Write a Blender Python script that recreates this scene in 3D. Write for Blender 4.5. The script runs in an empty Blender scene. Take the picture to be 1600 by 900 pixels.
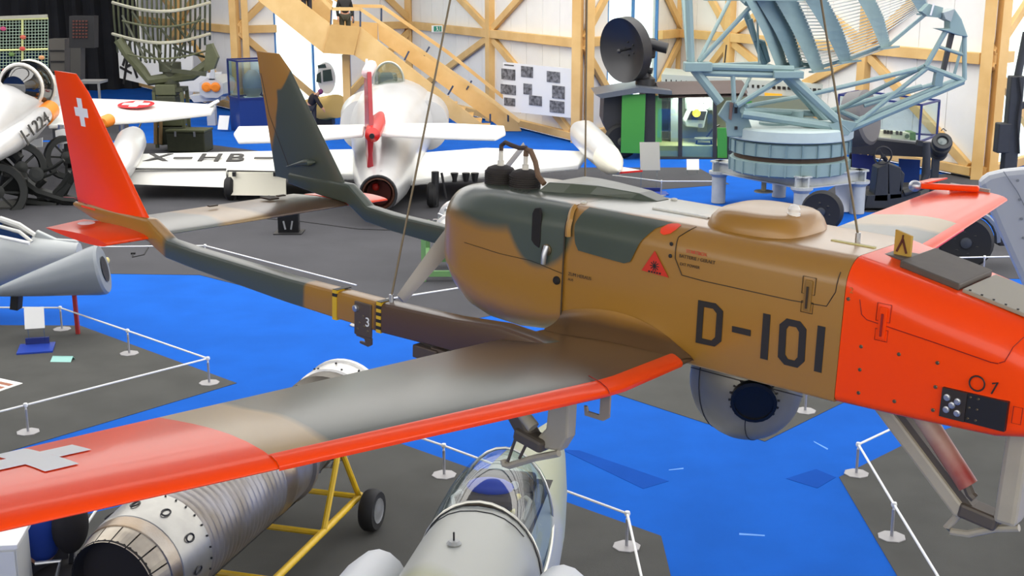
import bpy, bmesh, math, random
from mathutils import Vector, Matrix, Euler
random.seed(7)
S = bpy.context.scene
C = S.collection
PI = math.pi
# ---------------- camera, world, light, exposure ----------------
CH = 5.5; PITCH = math.radians(14); FPX = 2000.0
cam = bpy.data.cameras.new('camera'); camo_ = bpy.data.objects.new('camera', cam); C.objects.link(camo_)
cam.sensor_width = 36; cam.lens = FPX / 1600 * 36; cam.clip_end = 300; cam.clip_start = 0.05
camo_.location = (0, 0, CH); camo_.rotation_euler = (PI / 2 - PITCH, 0, 0)
S.camera = camo_
w = bpy.data.worlds.new('sky'); S.world = w; w.use_nodes = True
w.node_tree.nodes['Background'].inputs[0].default_value = (1.0, 0.98, 0.945, 1)
w.node_tree.nodes['Background'].inputs[1].default_value = 2.4
def area(name, loc, rot, sx, sy, power, col=(1, .98, .95)):
    l = bpy.data.lights.new(name, 'AREA'); l.shape = 'RECTANGLE'; l.size = sx; l.size_y = sy; l.energy = power; l.color = col
    o = bpy.data.objects.new(name, l); C.objects.link(o); o.location = loc; o.rotation_euler = rot
    return o
S.view_settings.view_transform = 'Standard'; S.view_settings.look = 'None'
S.view_settings.exposure = 0.45; S.view_settings.gamma = 1
# ---------------- picking points in the place ----------------
_f = Vector((0, math.cos(PITCH), -math.sin(PITCH))); _u = Vector((0, math.sin(PITCH), math.cos(PITCH)))
def ray(u, v): return (_f * FPX + Vector((1, 0, 0)) * (u - 800) - _u * (v - 450)).normalized()
def G(u, v, z=0):
    d = ray(u, v); return Vector((0, 0, CH)) + d * ((z - CH) / d.z)
def A(u, v, Y):
    d = ray(u, v); return Vector((0, 0, CH)) + d * (Y / d.y)
def PX(p):
    d = Vector(p) - Vector((0, 0, CH)); z = d.dot(_f); return 800 + FPX * d.x / z, 450 - FPX * d.dot(_u) / z
# ---------------- materials ----------------
def lin(c):
    return tuple(((x / 255) / 12.92 if x / 255 <= .04045 else ((x / 255 + .055) / 1.055) ** 2.4) for x in c) + (1,)
MC = {}
def mat(name, col, rough=.5, metal=0, noise=0, nscale=8, bump=0, bscale=60, spec=.5, emit=0, col2=None, coat=0, coatr=.03):
    if name in MC: return MC[name]
    m = bpy.data.materials.new(name); m.use_nodes = True; MC[name] = m
    nt = m.node_tree; b = nt.nodes['Principled BSDF']; c = lin(col)
    b.inputs['Base Color'].default_value = c; b.inputs['Roughness'].default_value = rough; b.inputs['Metallic'].default_value = metal
    b.inputs['Specular IOR Level'].default_value = spec; b.inputs['Coat Weight'].default_value = coat; b.inputs['Coat Roughness'].default_value = coatr
    m.diffuse_color = c
    tc = nt.nodes.new('ShaderNodeTexCoord')
    if noise or col2:
        n = nt.nodes.new('ShaderNodeTexNoise'); n.inputs['Scale'].default_value = nscale; n.inputs['Detail'].default_value = 5
        nt.links.new(tc.outputs['Object'], n.inputs['Vector'])
        mx = nt.nodes.new('ShaderNodeMix'); mx.data_type = 'RGBA'
        c2 = lin(col2) if col2 else tuple(x * (1 - noise) for x in c[:3]) + (1,)
        mx.inputs[6].default_value = c; mx.inputs[7].default_value = c2
        mr = nt.nodes.new('ShaderNodeMapRange'); mr.inputs[1].default_value = .35; mr.inputs[2].default_value = .65
        nt.links.new(n.outputs['Fac'], mr.inputs[0]); nt.links.new(mr.outputs[0], mx.inputs[0]); nt.links.new(mx.outputs[2], b.inputs['Base Color'])
    if bump:
        n2 = nt.nodes.new('ShaderNodeTexNoise'); n2.inputs['Scale'].default_value = bscale; n2.inputs['Detail'].default_value = 3
        nt.links.new(tc.outputs['Object'], n2.inputs['Vector'])
        bp = nt.nodes.new('ShaderNodeBump'); bp.inputs['Strength'].default_value = bump; bp.inputs['Distance'].default_value = .02
        nt.links.new(n2.outputs['Fac'], bp.inputs['Height']); nt.links.new(bp.outputs[0], b.inputs['Normal'])
    if emit:
        b.inputs['Emission Color'].default_value = c; b.inputs['Emission Strength'].default_value = emit
    return m
def glassmat(name, tint=(235, 245, 245), refl=.12):
    if name in MC: return MC[name]
    m = bpy.data.materials.new(name); m.use_nodes = True; MC[name] = m; nt = m.node_tree
    for n in list(nt.nodes): nt.nodes.remove(n)
    o = nt.nodes.new('ShaderNodeOutputMaterial'); t = nt.nodes.new('ShaderNodeBsdfTransparent'); g = nt.nodes.new('ShaderNodeBsdfGlossy')
    t.inputs[0].default_value = lin(tint); g.inputs['Roughness'].default_value = .03
    mx = nt.nodes.new('ShaderNodeMixShader'); mx.inputs[0].default_value = refl; nt.links.new(t.outputs[0], mx.inputs[1]); nt.links.new(g.outputs[0], mx.inputs[2]); nt.links.new(mx.outputs[0], o.inputs[0])
    m.diffuse_color = lin(tint)
    return m
def camo(name, base, blobs, rough=.38, distort=.06, nscale=4, coat=.15):
    """painted camouflage: patches of their own shape given in the object's space"""
    m = bpy.data.materials.new(name); m.use_nodes = True; MC[name] = m; nt = m.node_tree; b = nt.nodes['Principled BSDF']
    b.inputs['Roughness'].default_value = rough; b.inputs['Coat Weight'].default_value = coat; b.inputs['Coat Roughness'].default_value = .25
    tc = nt.nodes.new('ShaderNodeTexCoord'); n = nt.nodes.new('ShaderNodeTexNoise'); n.inputs['Scale'].default_value = nscale; n.inputs['Detail'].default_value = 2
    nt.links.new(tc.outputs['Object'], n.inputs['Vector'])
    sb = nt.nodes.new('ShaderNodeVectorMath'); sb.operation = 'SUBTRACT'; sb.inputs[1].default_value = (.5, .5, .5); nt.links.new(n.outputs['Color'], sb.inputs[0])
    sc = nt.nodes.new('ShaderNodeVectorMath'); sc.operation = 'SCALE'; sc.inputs['Scale'].default_value = distort * 2; nt.links.new(sb.outputs[0], sc.inputs[0])
    ad = nt.nodes.new('ShaderNodeVectorMath'); ad.operation = 'ADD'; nt.links.new(tc.outputs['Object'], ad.inputs[0]); nt.links.new(sc.outputs[0], ad.inputs[1])
    prev = None
    for (c, r, col, soft) in blobs:
        s1 = nt.nodes.new('ShaderNodeVectorMath'); s1.operation = 'SUBTRACT'; s1.inputs[1].default_value = c; nt.links.new(ad.outputs[0], s1.inputs[0])
        d1 = nt.nodes.new('ShaderNodeVectorMath'); d1.operation = 'DIVIDE'; d1.inputs[1].default_value = r; nt.links.new(s1.outputs[0], d1.inputs[0])
        l1 = nt.nodes.new('ShaderNodeVectorMath'); l1.operation = 'LENGTH'; nt.links.new(d1.outputs[0], l1.inputs[0])
        mr = nt.nodes.new('ShaderNodeMapRange'); mr.inputs[1].default_value = 1 - soft; mr.inputs[2].default_value = 1 + soft; mr.inputs[3].default_value = 1; mr.inputs[4].default_value = 0
        nt.links.new(l1.outputs['Value'], mr.inputs[0])
        mx = nt.nodes.new('ShaderNodeMix'); mx.data_type = 'RGBA'; mx.inputs[6].default_value = lin(base); mx.inputs[7].default_value = lin(col)
        nt.links.new(mr.outputs[0], mx.inputs[0])
        if prev: nt.links.new(prev.outputs[2], mx.inputs[6])
        prev = mx
    nt.links.new(prev.outputs[2], b.inputs['Base Color']); m.diffuse_color = lin(base)
    return m
# ---------------- mesh building ----------------
RM = {}     # world matrix of each root
class MB:
    def __init__(s): s.v = []; s.f = []
    def add(s, vs, fs):
        o = len(s.v); s.v += [Vector(x) for x in vs]; s.f += [tuple(i + o for i in f) for f in fs]; return s
    def box(s, c, d, rot=None):
        c = Vector(c); x, y, z = d[0] / 2, d[1] / 2, d[2] / 2
        vs = [Vector(q) for q in ((-x, -y, -z), (x, -y, -z), (x, y, -z), (-x, y, -z), (-x, -y, z), (x, -y, z), (x, y, z), (-x, y, z))]
        if rot is not None:
            R_ = rot if isinstance(rot, Matrix) else Euler(rot).to_matrix()
            vs = [R_ @ q for q in vs]
        return s.add([q + c for q in vs], [(0, 3, 2, 1), (4, 5, 6, 7), (0, 1, 5, 4), (1, 2, 6, 5), (2, 3, 7, 6), (3, 0, 4, 7)])
    def bb(s, x0, x1, y0, y1, z0, z1): return s.box(((x0 + x1) / 2, (y0 + y1) / 2, (z0 + z1) / 2), (x1 - x0, y1 - y0, z1 - z0))
    def bar(s, a, b, w, h, upv=(0, 0, 1)):
        a = Vector(a); b = Vector(b); d = b - a; L = d.length; d.normalize(); U = Vector(upv)
        if abs(d.dot(U)) > .98: U = Vector((0, 1, 0))
        sd = d.cross(U).normalized(); U = sd.cross(d)
        return s.box((a + b) / 2, (L, w, h), Matrix((d, sd, U)).transposed())
    def tube(s, pts, r, n=8, caps=True, closed=False):
        pts = [Vector(p) for p in pts]; N = len(pts); rs = r if isinstance(r, (list, tuple)) else [r] * N
        rings = []; ref = None
        for i, p in enumerate(pts):
            if closed: d = pts[(i + 1) % N] - pts[i - 1]
            else: d = pts[min(i + 1, N - 1)] - pts[max(i - 1, 0)]
            d.normalize()
            if ref is None:
                ref = Vector((0, 0, 1)) if abs(d.z) < .9 else Vector((1, 0, 0))
            x = (ref - d * ref.dot(d)).normalized(); y = d.cross(x); ref = x
            rings.append([p + (x * math.cos(2 * PI * k / n) + y * math.sin(2 * PI * k / n)) * rs[i] for k in range(n)])
        return s.loft(rings, caps and not closed, closed)
    def loft(s, rings, caps=True, closed=False):
        n = len(rings[0]); o = len(s.v); vs = [q for r in rings for q in r]; fs = []
        N = len(rings)
        for i in range(N if closed else N - 1):
            for k in range(n):
                j = (i + 1) % N; fs.append((i * n + k, i * n + (k + 1) % n, j * n + (k + 1) % n, j * n + k))
        if caps: fs.append(tuple(range(n - 1, -1, -1))); fs.append(tuple((N - 1) * n + k for k in range(n)))
        return s.add(vs, fs)
    def sheet(s, rows):
        n = len(rows[0]); fs = []
        for i in range(len(rows) - 1):
            for k in range(n - 1): fs.append((i * n + k, i * n + k + 1, (i + 1) * n + k + 1, (i + 1) * n + k))
        return s.add([q for r in rows for q in r], fs)
    def lathe(s, prof, base=(0, 0, 0), axis=(0, 0, 1), n=24, caps=True):
        a = Vector(axis).normalized(); x = a.orthogonal().normalized(); y = a.cross(x); b = Vector(base)
        return s.loft([[b + a * h + (x * math.cos(2 * PI * k / n) + y * math.sin(2 * PI * k / n)) * max(r, 1e-4) for k in range(n)] for r, h in prof], caps)
    def ell(s, c, r, n=16, m=10, rot=None):
        c = Vector(c); rings = []
        for i in range(m + 1):
            t = -PI / 2 + PI * i / m; rings.append([(Vector((r[0] * math.cos(t) * math.cos(2 * PI * k / n), r[1] * math.cos(t) * math.sin(2 * PI * k / n), r[2] * math.sin(t)))) for k in range(n)])
        if rot is not None: rings = [[rot @ q for q in g] for g in rings]
        return s.loft([[q + c for q in g] for g in rings], True)
    def prism(s, poly, ext):
        p = [Vector(q) for q in poly]; e = Vector(ext); n = len(p)
        return s.add(p + [q + e for q in p], [tuple(range(n - 1, -1, -1)), tuple(range(n, 2 * n))] + [(i, (i + 1) % n, n + (i + 1) % n, n + i) for i in range(n)])
    def build(s, name, m, parent=None, world=False, smooth=False, bevel=0, sub=0, fix=True):
        me = bpy.data.meshes.new(name)
        vs = s.v
        if parent is not None and world:
            I = RM[parent.name].inverted(); vs = [I @ q for q in vs]
        me.from_pydata([tuple(q) for q in vs], [], s.f)
        if fix:
            bm = bmesh.new(); bm.from_mesh(me); bmesh.ops.remove_doubles(bm, verts=bm.verts, dist=1e-5); bmesh.ops.recalc_face_normals(bm, faces=bm.faces); bm.to_mesh(me); bm.free()
        me.materials.append(m)
        if smooth:
            for p in me.polygons: p.use_smooth = True
            try: me.set_sharp_from_angle(angle=math.radians(40 if smooth is True else smooth))
            except Exception: pass
        o = bpy.data.objects.new(name, me); C.objects.link(o)
        if parent is not None: o.parent = parent
        RM[o.name] = RM[parent.name] if parent is not None else Matrix.Identity(4)
        if bevel:
            b = o.modifiers.new('bevel', 'BEVEL'); b.width = bevel; b.segments = 2; b.limit_method = 'ANGLE'
        return o
def wparent(m_): return None
def thing(name, label, cat, loc=(0, 0, 0), rotz=0, group=None, rot=None):
    o = bpy.data.objects.new(name, None); C.objects.link(o); o.empty_display_size = .1
    o.location = loc
    if rot is not None: o.rotation_euler = rot.to_euler(); RR = rot.to_4x4()
    else: o.rotation_euler = (0, 0, rotz); RR = Matrix.Rotation(rotz, 4, 'Z')
    RM[o.name] = Matrix.Translation(Vector(loc)) @ RR
    return tag(o, label, cat, group)
def tag(o, label, cat, group=None):
    o['label'] = label; o['category'] = cat
    if group: o['group'] = group
    return o
def struct(o, label=None, cat=None):
    o['kind'] = 'structure'
    if label: o['label'] = label
    if cat: o['category'] = cat
    return o
def stuff(o): o['kind'] = 'stuff'; return o
def copyparts(src, dst):
    for ch in list(src.children):
        c = ch.copy(); C.objects.link(c); c.parent = dst
        for g in list(ch.children):
            d = g.copy(); C.objects.link(d); d.parent = c
def text(name, body, size, m, parent, M, depth=.002, align='CENTER', world=False, bold=0):
    cu = bpy.data.curves.new(name, 'FONT'); cu.body = body; cu.size = size; cu.extrude = depth; cu.offset = size * bold; cu.align_x = align; cu.align_y = 'CENTER'
    t = bpy.data.objects.new(name, cu); me = bpy.data.meshes.new_from_object(t); bpy.data.objects.remove(t)
    me.materials.clear(); me.materials.append(m)
    o = bpy.data.objects.new(name, me); C.objects.link(o); o.parent = parent
    o.matrix_local = (RM[parent.name].inverted() @ M) if world else M
    return o
def frame(o, x, y):
    x = Vector(x).normalized(); y = Vector(y); z = x.cross(y).normalized(); y = z.cross(x)
    return Matrix.Translation(Vector(o)) @ Matrix((x, y, z)).transposed().to_4x4()
def rrect(w, z0, z1, rt, rb, k=6):
    """closed section in (y, z): corner radii rt=(ry, rz) on top, rb below"""
    P = []
    for (cy, cz, ry, rz, a0) in ((w - rt[0], z1 - rt[1], rt[0], rt[1], 0), (-w + rt[0], z1 - rt[1], rt[0], rt[1], PI / 2), (-w + rb[0], z0 + rb[1], rb[0], rb[1], PI), (w - rb[0], z0 + rb[1], rb[0], rb[1], 1.5 * PI)):
        for i in range(k + 1):
            t = a0 + PI / 2 * i / k; P.append((cy + ry * math.cos(t), cz + rz * math.sin(t)))
    return P
def circ(c, r, n=24, x=(1, 0, 0), y=(0, 0, 1), rz=None):
    c = Vector(c); x = Vector(x).normalized(); y = Vector(y).normalized(); rz = rz or r
    return [c + x * r * math.cos(2 * PI * k / n) + y * rz * math.sin(2 * PI * k / n) for k in range(n)]
# common materials
WHITE = mat('white_paint', (235, 235, 230), .5); BLACK = mat('black_rubber', (22, 22, 24), .7); STEEL = mat('brushed_steel', (190, 192, 195), .35, .8)
DARK = mat('dark_metal', (42, 42, 44), .5, .3); WOOD = mat('spruce_timber', (226, 187, 122), .6, col2=(212, 170, 104), nscale=1.2); GLASS = glassmat('clear_glass')
ORANGE = mat('orange_red_paint', (255, 72, 4), .3, spec=.2, coat=.22, coatr=.1); CREAM = mat('cream_paint', (215, 212, 200), .5)
# ---------------- the hall ----------------
BLUE = mat('blue_carpet', (22, 92, 188), .95, noise=.12, nscale=1.2, bump=.25, bscale=260, spec=.1)
BLUE2 = mat('blue_carpet_tile', (16, 76, 168), .95, noise=.1, nscale=2, bump=.25, bscale=260, spec=.1)
GREY = mat('grey_carpet', (85, 85, 82), .95, noise=.14, nscale=1.5, bump=.3, bscale=240, spec=.1)
GREYD = mat('anthracite_carpet', (76, 76, 80), .92, noise=.12, nscale=1, bump=.25, bscale=220, spec=.15)
floor = struct(MB().add([(-40, -7.2, 0), (32, -7.2, 0), (32, 24, 0), (26, 28, 0), (19.5, 42, 0), (12.55, 34.3, 0), (6.2, 48.5, 0), (2.15, 41.8, 0), (-4.3, 55.5, 0), (-10.75, 51, 0), (-17.8, 62, 0), (-40, 50, 0)], [tuple(range(12))]).build('floor', BLUE), 'bright blue carpet floor of the hall', 'floor')
def zone(px, m, z=.006, name='carpet_zone', world=None):
    pts = [Vector((p.x, p.y, z * .3)) for p in (world or [G(*q) for q in px])]
    o = MB().prism(pts, (0, 0, z * .7)).build(name, m, floor); return o
RM[floor.name] = Matrix.Identity(4)
zone([(-400, 507), (125, 509), (370, 599), (-400, 830)], GREY)
zone([(610, 688), (865, 778), (1033, 838), (1048, 900), (1075, 1100), (-700, 1100), (-500, 960)], GREY)
zone([(1311, 746), (1405, 699), (1560, 640), (1900, 560), (2400, 640), (1900, 1300), (1490, 1050)], GREY)
zone([(950, 612), (1110, 664), (1195, 690), (1312, 632), (1420, 590), (1250, 540), (1000, 560)], GREY)
zone([(-500, 430), (165, 428), (312, 430), (420, 457), (620, 505), (720, 503), (820, 483), (940, 470), (1150, 375), (1130, 340), (1020, 345), (985, 300), (1140, 288), (1090, 262), (850, 262), (700, 275), (320, 225), (-500, 215)], GREYD)
zone([(-500, 217), (205, 220), (196, 166), (-500, 172)], GREYD)  # dark zone over the blue floor, the corner's gloom put into colour
zone([(1300, 470), (1350, 395), (1400, 372), (1545, 372), (1700, 400), (1700, 436), (1540, 436)], GREYD)
zone([(1290, 300), (1330, 275), (1480, 272), (1530, 265), (1700, 290), (1700, 340), (1290, 330)], GREYD)
zone([(878, 703), (905, 704), (1045, 752), (1005, 764)], BLUE2, .003, 'carpet_tile')
zone([(1228, 748), (1275, 733), (1306, 746), (1277, 763)], BLUE2, .003, 'carpet_tile')
scuff = mat('chalk_scuff', (96, 150, 220), .9)
for a in ([(1155, 833), (1195, 836), (1195, 838), (1155, 836)], [(1045, 734), (1068, 731), (1068, 733), (1045, 735)], [(1271, 689), (1294, 701), (1293, 703), (1272, 691)]): zone(a, scuff, .002, 'scuff_mark')
# zig-zag timber facade
WALLM = mat('white_wall_panel', (238, 236, 230), .55, noise=.03, nscale=2)
HT = 10.4
cor = {'F0': (-17.8, 62), 'C1': (-10.75, 51), 'F1': (-4.3, 55.5), 'C2': (2.15, 41.8), 'F2': (6.2, 48.5), 'C3': (12.55, 34.3), 'F3': (19.5, 42), 'C4': (26, 28)}
cor = {k: Vector(v + (0,)) for k, v in cor.items()}
ntrim = [0]
def trim(mb, m=WOOD):
    ntrim[0] += 1; o = mb.build('trim_%d' % ntrim[0], m, bevel=.012); return struct(o)
def inner(a, b):
    d = (b - a).normalized(); n = Vector((d.y, -d.x, 0)); 
    return n if n.y < 0 else -n
def post(p, n, w=.36, off=.14, h=HT):
    q = p + n * off; d = Vector((n.y, -n.x, 0)); trim(MB().bar(q, q + Vector((0, 0, h)), w, .28, n))
def wall_panels(wall, a, b, spans, m=WALLM):
    d = (b - a); L = d.length; d.normalize(); n = inner(a, b); nn = max(1, round(L / 1.25)); st = L / nn
    src = None
    for i in range(nn):
        for z0, z1 in spans:
            c = a + d * (st * (i + .5)) + Vector((0, 0, (z0 + z1) / 2)) + n * .02
            MB().box(c, (st - .02, .05, z1 - z0 - .03), Matrix((d, Vector((-d.y, d.x, 0)), Vector((0, 0, 1)))).transposed()).build('panel', m, wall)
def opaque(name, a, b, mids, label):
    n = inner(a, b); d = (b - a).normalized(); L = (b - a).length
    wl = MB().bar(a + Vector((0, 0, HT / 2)) - n * .1, b + Vector((0, 0, HT / 2)) - n * .1, .12, HT).build(name, mat('wall_core', (225, 222, 215), .6)); struct(wl, label, 'wall'); RM[wl.name] = Matrix.Identity(4)
    wall_panels(wl, a, b, ((0, 3.2), (3.2, HT)))
    off = n * .16
    trim(MB().bar(a + off + Vector((0, 0, 3.2)), b + off + Vector((0, 0, 3.2)), .2, .3))
    trim(MB().bar(a + off + Vector((0, 0, .2)), b + off + Vector((0, 0, .2)), .2, .24))
    ps = [a] + [a + d * (L * t) for t in mids] + [b]
    for p in ps[1:-1]: post(p, n)
    for i, p in enumerate(ps[1:-1]):
        for q in (ps[i], ps[i + 2]):
            o2 = n * .13; e = (q - p) * .96
            trim(MB().bar(p + o2 + Vector((0, 0, 3.1)), p + o2 + e + Vector((0, 0, .3)), .14, .26))
            trim(MB().bar(p + o2 + Vector((0, 0, 3.3)), p + o2 + e * .9 + Vector((0, 0, 6.1)), .14, .26))
    return wl
nwin = [0]
def windowed(name, a, b, t0, t1, label):
    n = inner(a, b); d = (b - a).normalized(); L = (b - a).length; off = n * .16
    wl = MB()
    for u0, u1 in ((0, t0), (t1, 1)):
        p = a + d * L * u0 - n * .1; q = a + d * L * u1 - n * .1; wl.bar(p + Vector((0, 0, HT / 2)), q + Vector((0, 0, HT / 2)), .12, HT)
    wl = wl.build(name, mat('wall_core', (225, 222, 215), .6)); struct(wl, label, 'wall'); RM[wl.name] = Matrix.Identity(4)
    for u0, u1 in ((0, t0), (t1, 1)): wall_panels(wl, a + d * L * u0, a + d * L * u1, ((0, 3.2), (3.2, HT)))
    nwin[0] += 1
    p = a + d * L * t0; q = a + d * L * t1
    fr = MB(); FM = mat('blue_window_frame', (70, 130, 190), .4)
    for z in (.15, HT - .1): fr.bar(p + Vector((0, 0, z)), q + Vector((0, 0, z)), .1, .12)
    for e in (p, (p + q) / 2, q): fr.bar(e + Vector((0, 0, .1)), e + Vector((0, 0, HT)), .08, .1, n)
    wn = struct(fr.build('window_%d' % nwin[0], FM), 'tall blue framed window ' + ('behind the wooden staircase', 'behind the black dish antenna', 'at the right frame edge')[nwin[0] - 1], 'window')
    RM[wn.name] = Matrix.Identity(4)
    for e0, e1 in ((p, (p + q) / 2), ((p + q) / 2, q)):
        MB().bar(e0 + Vector((0, 0, HT / 2)) + d * .05, e1 + Vector((0, 0, HT / 2)) - d * .05, .02, HT - .3).build('pane', GLASS, wn)
    for s0, s1 in ((a, b), (b, a)):
        e = (s1 - s0) * .42
        trim(MB().bar(s0 + off + Vector((0, 0, 3.1)), s0 + off + e + Vector((0, 0, .3)), .14, .26))
        trim(MB().bar(s0 + off + Vector((0, 0, 3.3)), s0 + off + e + Vector((0, 0, 6.1)), .14, .26))
        trim(MB().bar(s0 + off + Vector((0, 0, 3.2)), s0 + off + (s1 - s0) * min(t0, .3) + Vector((0, 0, 3.2)), .2, .3))
    trim(MB().bar(a + off + Vector((0, 0, .2)), b + off + Vector((0, 0, .2)), .2, .24))
def tfor(a, b, px):
    lo, hi = 0, 1
    for _ in range(40):
        m = (lo + hi) / 2
        if PX(a + (b - a) * m)[0] < px: lo = m
        else: hi = m
    return lo
opaque('wall_left', cor['F0'], cor['C1'], [tfor(cor['F0'], cor['C1'], 292)], 'white panelled wall bay behind the green radar mast')
windowed('wall_rear', cor['C1'], cor['F1'], .2, .62, 'glazed bay of the timber facade behind the wooden staircase')
opaque('wall_back', cor['F1'], cor['C2'], [tfor(cor['F1'], cor['C2'], 772)], 'white panelled wall bay with the photo board and exit sign')
windowed('wall_far', cor['C2'], cor['F2'], .25, .75, 'glazed bay of the timber facade behind the black dish')
opaque('wall_right', cor['F2'], cor['C3'], [tfor(cor['F2'], cor['C3'], 1140), tfor(cor['F2'], cor['C3'], 1347)], 'white panelled wall bay behind the blue-grey radar')
windowed('wall_end', cor['C3'], cor['F3'], .12, .6, 'glazed bay of the timber facade at the right edge')
opaque('wall_side', cor['F3'], cor['C4'], [], 'white wall bay beyond the right edge')
for k in ('C1', 'F1', 'C2', 'F2', 'C3', 'F3'):
    a = cor[k]; post(a, Vector((-.35, -.94, 0)), .3, .16); post(a + Vector((.3, .12, 0)), Vector((.2, -.98, 0)), .26, .2)
# dark side of the hall
CURT = mat('dark_curtain', (34, 35, 38), .9, noise=.3, nscale=1)
rows = []
for i in range(121):
    t = i / 120; p = Vector((-34, 50, 0)).lerp(Vector((-17.6, 61.4, 0)), t); o = .18 * math.sin(i * 1.3)
    rows.append([p + Vector((.4 * o, -o, z)) for z in (0, HT)])
struct(MB().sheet(rows).build('wall_dark', CURT, smooth=True, fix=False), 'dark pleated curtain wall at the far left', 'curtain')
struct(MB().bb(-40, -39.8, -8, 62, 0, HT).build('wall_west', CURT), 'dark side wall far beyond the left edge', 'wall')
struct(MB().bb(-40, 32, -7.2, -7, 0, 5.2).build('wall_south', mat('grey_wall', (120, 118, 115), .8)), 'unseen grey wall behind the viewing gallery, kept low to let light in', 'wall')  # added to hold back front light; left open above as extra fill
# unseen roof added for the light, its openings placed to shape reflections
ceil_ = MB().bb(-40, 32, -7.2, 9, 10.5, 10.7); ceil_.bb(-40, 32, 10.4, 15, 10.5, 10.7)
for k in range(8): ceil_.bb(-40, 32, 15 + k * 4 + 3.4, 15 + k * 4 + 4, 10.5, 10.7)
ceil_.bb(-40, 32, 47, 62, 10.5, 10.7)
struct(ceil_.build('ceiling', mat('roof_white', (205, 198, 186), .8)), 'unseen white roof above the hall, openings laid out for the light', 'ceiling')
# exit sign on the beam
p = A(683, 45, 50.6); ex = thing('exit_sign', 'small green and white exit sign on the timber beam left of the cable', 'sign', p, 0)
MB().box((0, 0, 0), (.42, .05, .26)).build('sign_box', WHITE, ex); MB().box((.02, -.03, 0), (.3, .02, .2)).build('green_field', mat('sign_green', (40, 140, 110), .5), ex)
m_ = MB(); m_.ell((.0, -.045, .06), (.025, .006, .025), 8, 6); m_.bar((0, -.045, .04), (.02, -.045, -.03), .01, .03); m_.bar((.02, -.045, -.02), (-.04, -.045, -.08), .01, .02); m_.bar((.02, -.045, -.02), (.06, -.045, -.08), .01, .02); m_.bar((.1, -.045, -.09), (.1, -.045, .09), .01, .07)
m_.build('running_figure', WHITE, ex)
# ---------------- wooden staircase ----------------
WOODP = mat('plywood_stair', (226, 190, 128), .55, col2=(214, 175, 110), nscale=1.5); YN, YF = 43.0, 44.5
st = thing('wooden_staircase', 'light wooden staircase with solid side panels and a landing in mid height', 'staircase', A(660, 235, 43.7) * Vector((1, 1, 0)) if False else Vector((-3, 43.7, 0)))
def panel(name, px, Y, th=.1, m=WOODP):
    return MB().prism([A(u, v, Y) for u, v in px], (0, th, 0)).build(name, m, st, world=True)
UP = [(300, -132), (410, -50), (517, 38), (505, 83), (400, -2), (290, -88)]
panel('side_panel', [(330, -105), (517, 38), (505, 83), (400, -2), (300, -80)], YN)
panel('landing_panel', [(517, 38), (563, 42), (553, 86), (505, 83)], YN - .1, m=mat('plywood_landing', (208, 168, 104), .55, col2=(198, 158, 94), nscale=2))
panel('side_panel', [(563, 42), (750, 191), (800, 226), (768, 228), (553, 86)], YN)
panel('side_panel', [(330, -140), (425, -68), (520, 2), (515, 38), (400, -50)], YF, .08)
panel('landing_panel', [(520, 30), (590, 36), (590, 62), (520, 55)], YF, .08)
panel('side_panel', [(590, 30), (800, 178), (815, 205), (790, 205), (592, 62)], YF, .08)
for px, Y in (([(330, -160), (420, -90), (519, 14), (563, 14), (760, 150), (812, 190)], YN), ([(400, -80), (540, 9), (597, 10), (700, 82), (815, 175)], YF)):
    m_ = MB()
    for a, b in zip(px[:-1], px[1:]): m_.bar(A(*a, Y), A(*b, Y), .09, .11)
    m_.build('handrail', WOOD, st, world=True)
BALU = mat('blue_grey_steel_rod', (70, 84, 110), .4, .5)
for (u0, v0, u1, v1, Y) in ((518, 14, 517, 40, YN), (563, 14, 563, 42, YN), (552, 10, 552, 36, YF), (596, 11, 596, 38, YF), (639, 80, 632, 94, YN), (671, 73, 663, 87, YF), (708, 134, 700, 148, YN), (737, 126, 729, 140, YF), (766, 178, 766, 192, YN), (794, 170, 794, 190, YF)):
    MB().tube([A(u0, v0, Y), A(u1, v1, Y)], .03, 6).build('baluster', BALU, st, world=True)
a, b = A(563, 72, YN), A(790, 222, YN)
for i in range(17):
    p = a.lerp(b, (i + .5) / 17); MB().bb(p.x - .17, p.x + .17, YN + .1, YF, p.z - .05, p.z).build('tread', WOOD, st, world=True)
a, b = A(330, -90, YN), A(505, 62, YN)
for i in range(15):
    p = a.lerp(b, (i + .5) / 15); MB().bb(p.x - .17, p.x + .17, YN + .1, YF, p.z - .05, p.z).build('tread', WOOD, st, world=True)
p, q = A(510, 70, YN), A(558, 70, YN); MB().bb(p.x, q.x, YN + .1, YF, p.z - .12, p.z).build('landing_floor', WOOD, st, world=True)
p = A(541, 90, 43.8); MB().bb(p.x - .12, p.x + .12, 43.6, 43.9, 0, p.z + .1).build('support_post', WOOD, st, world=True)
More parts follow.
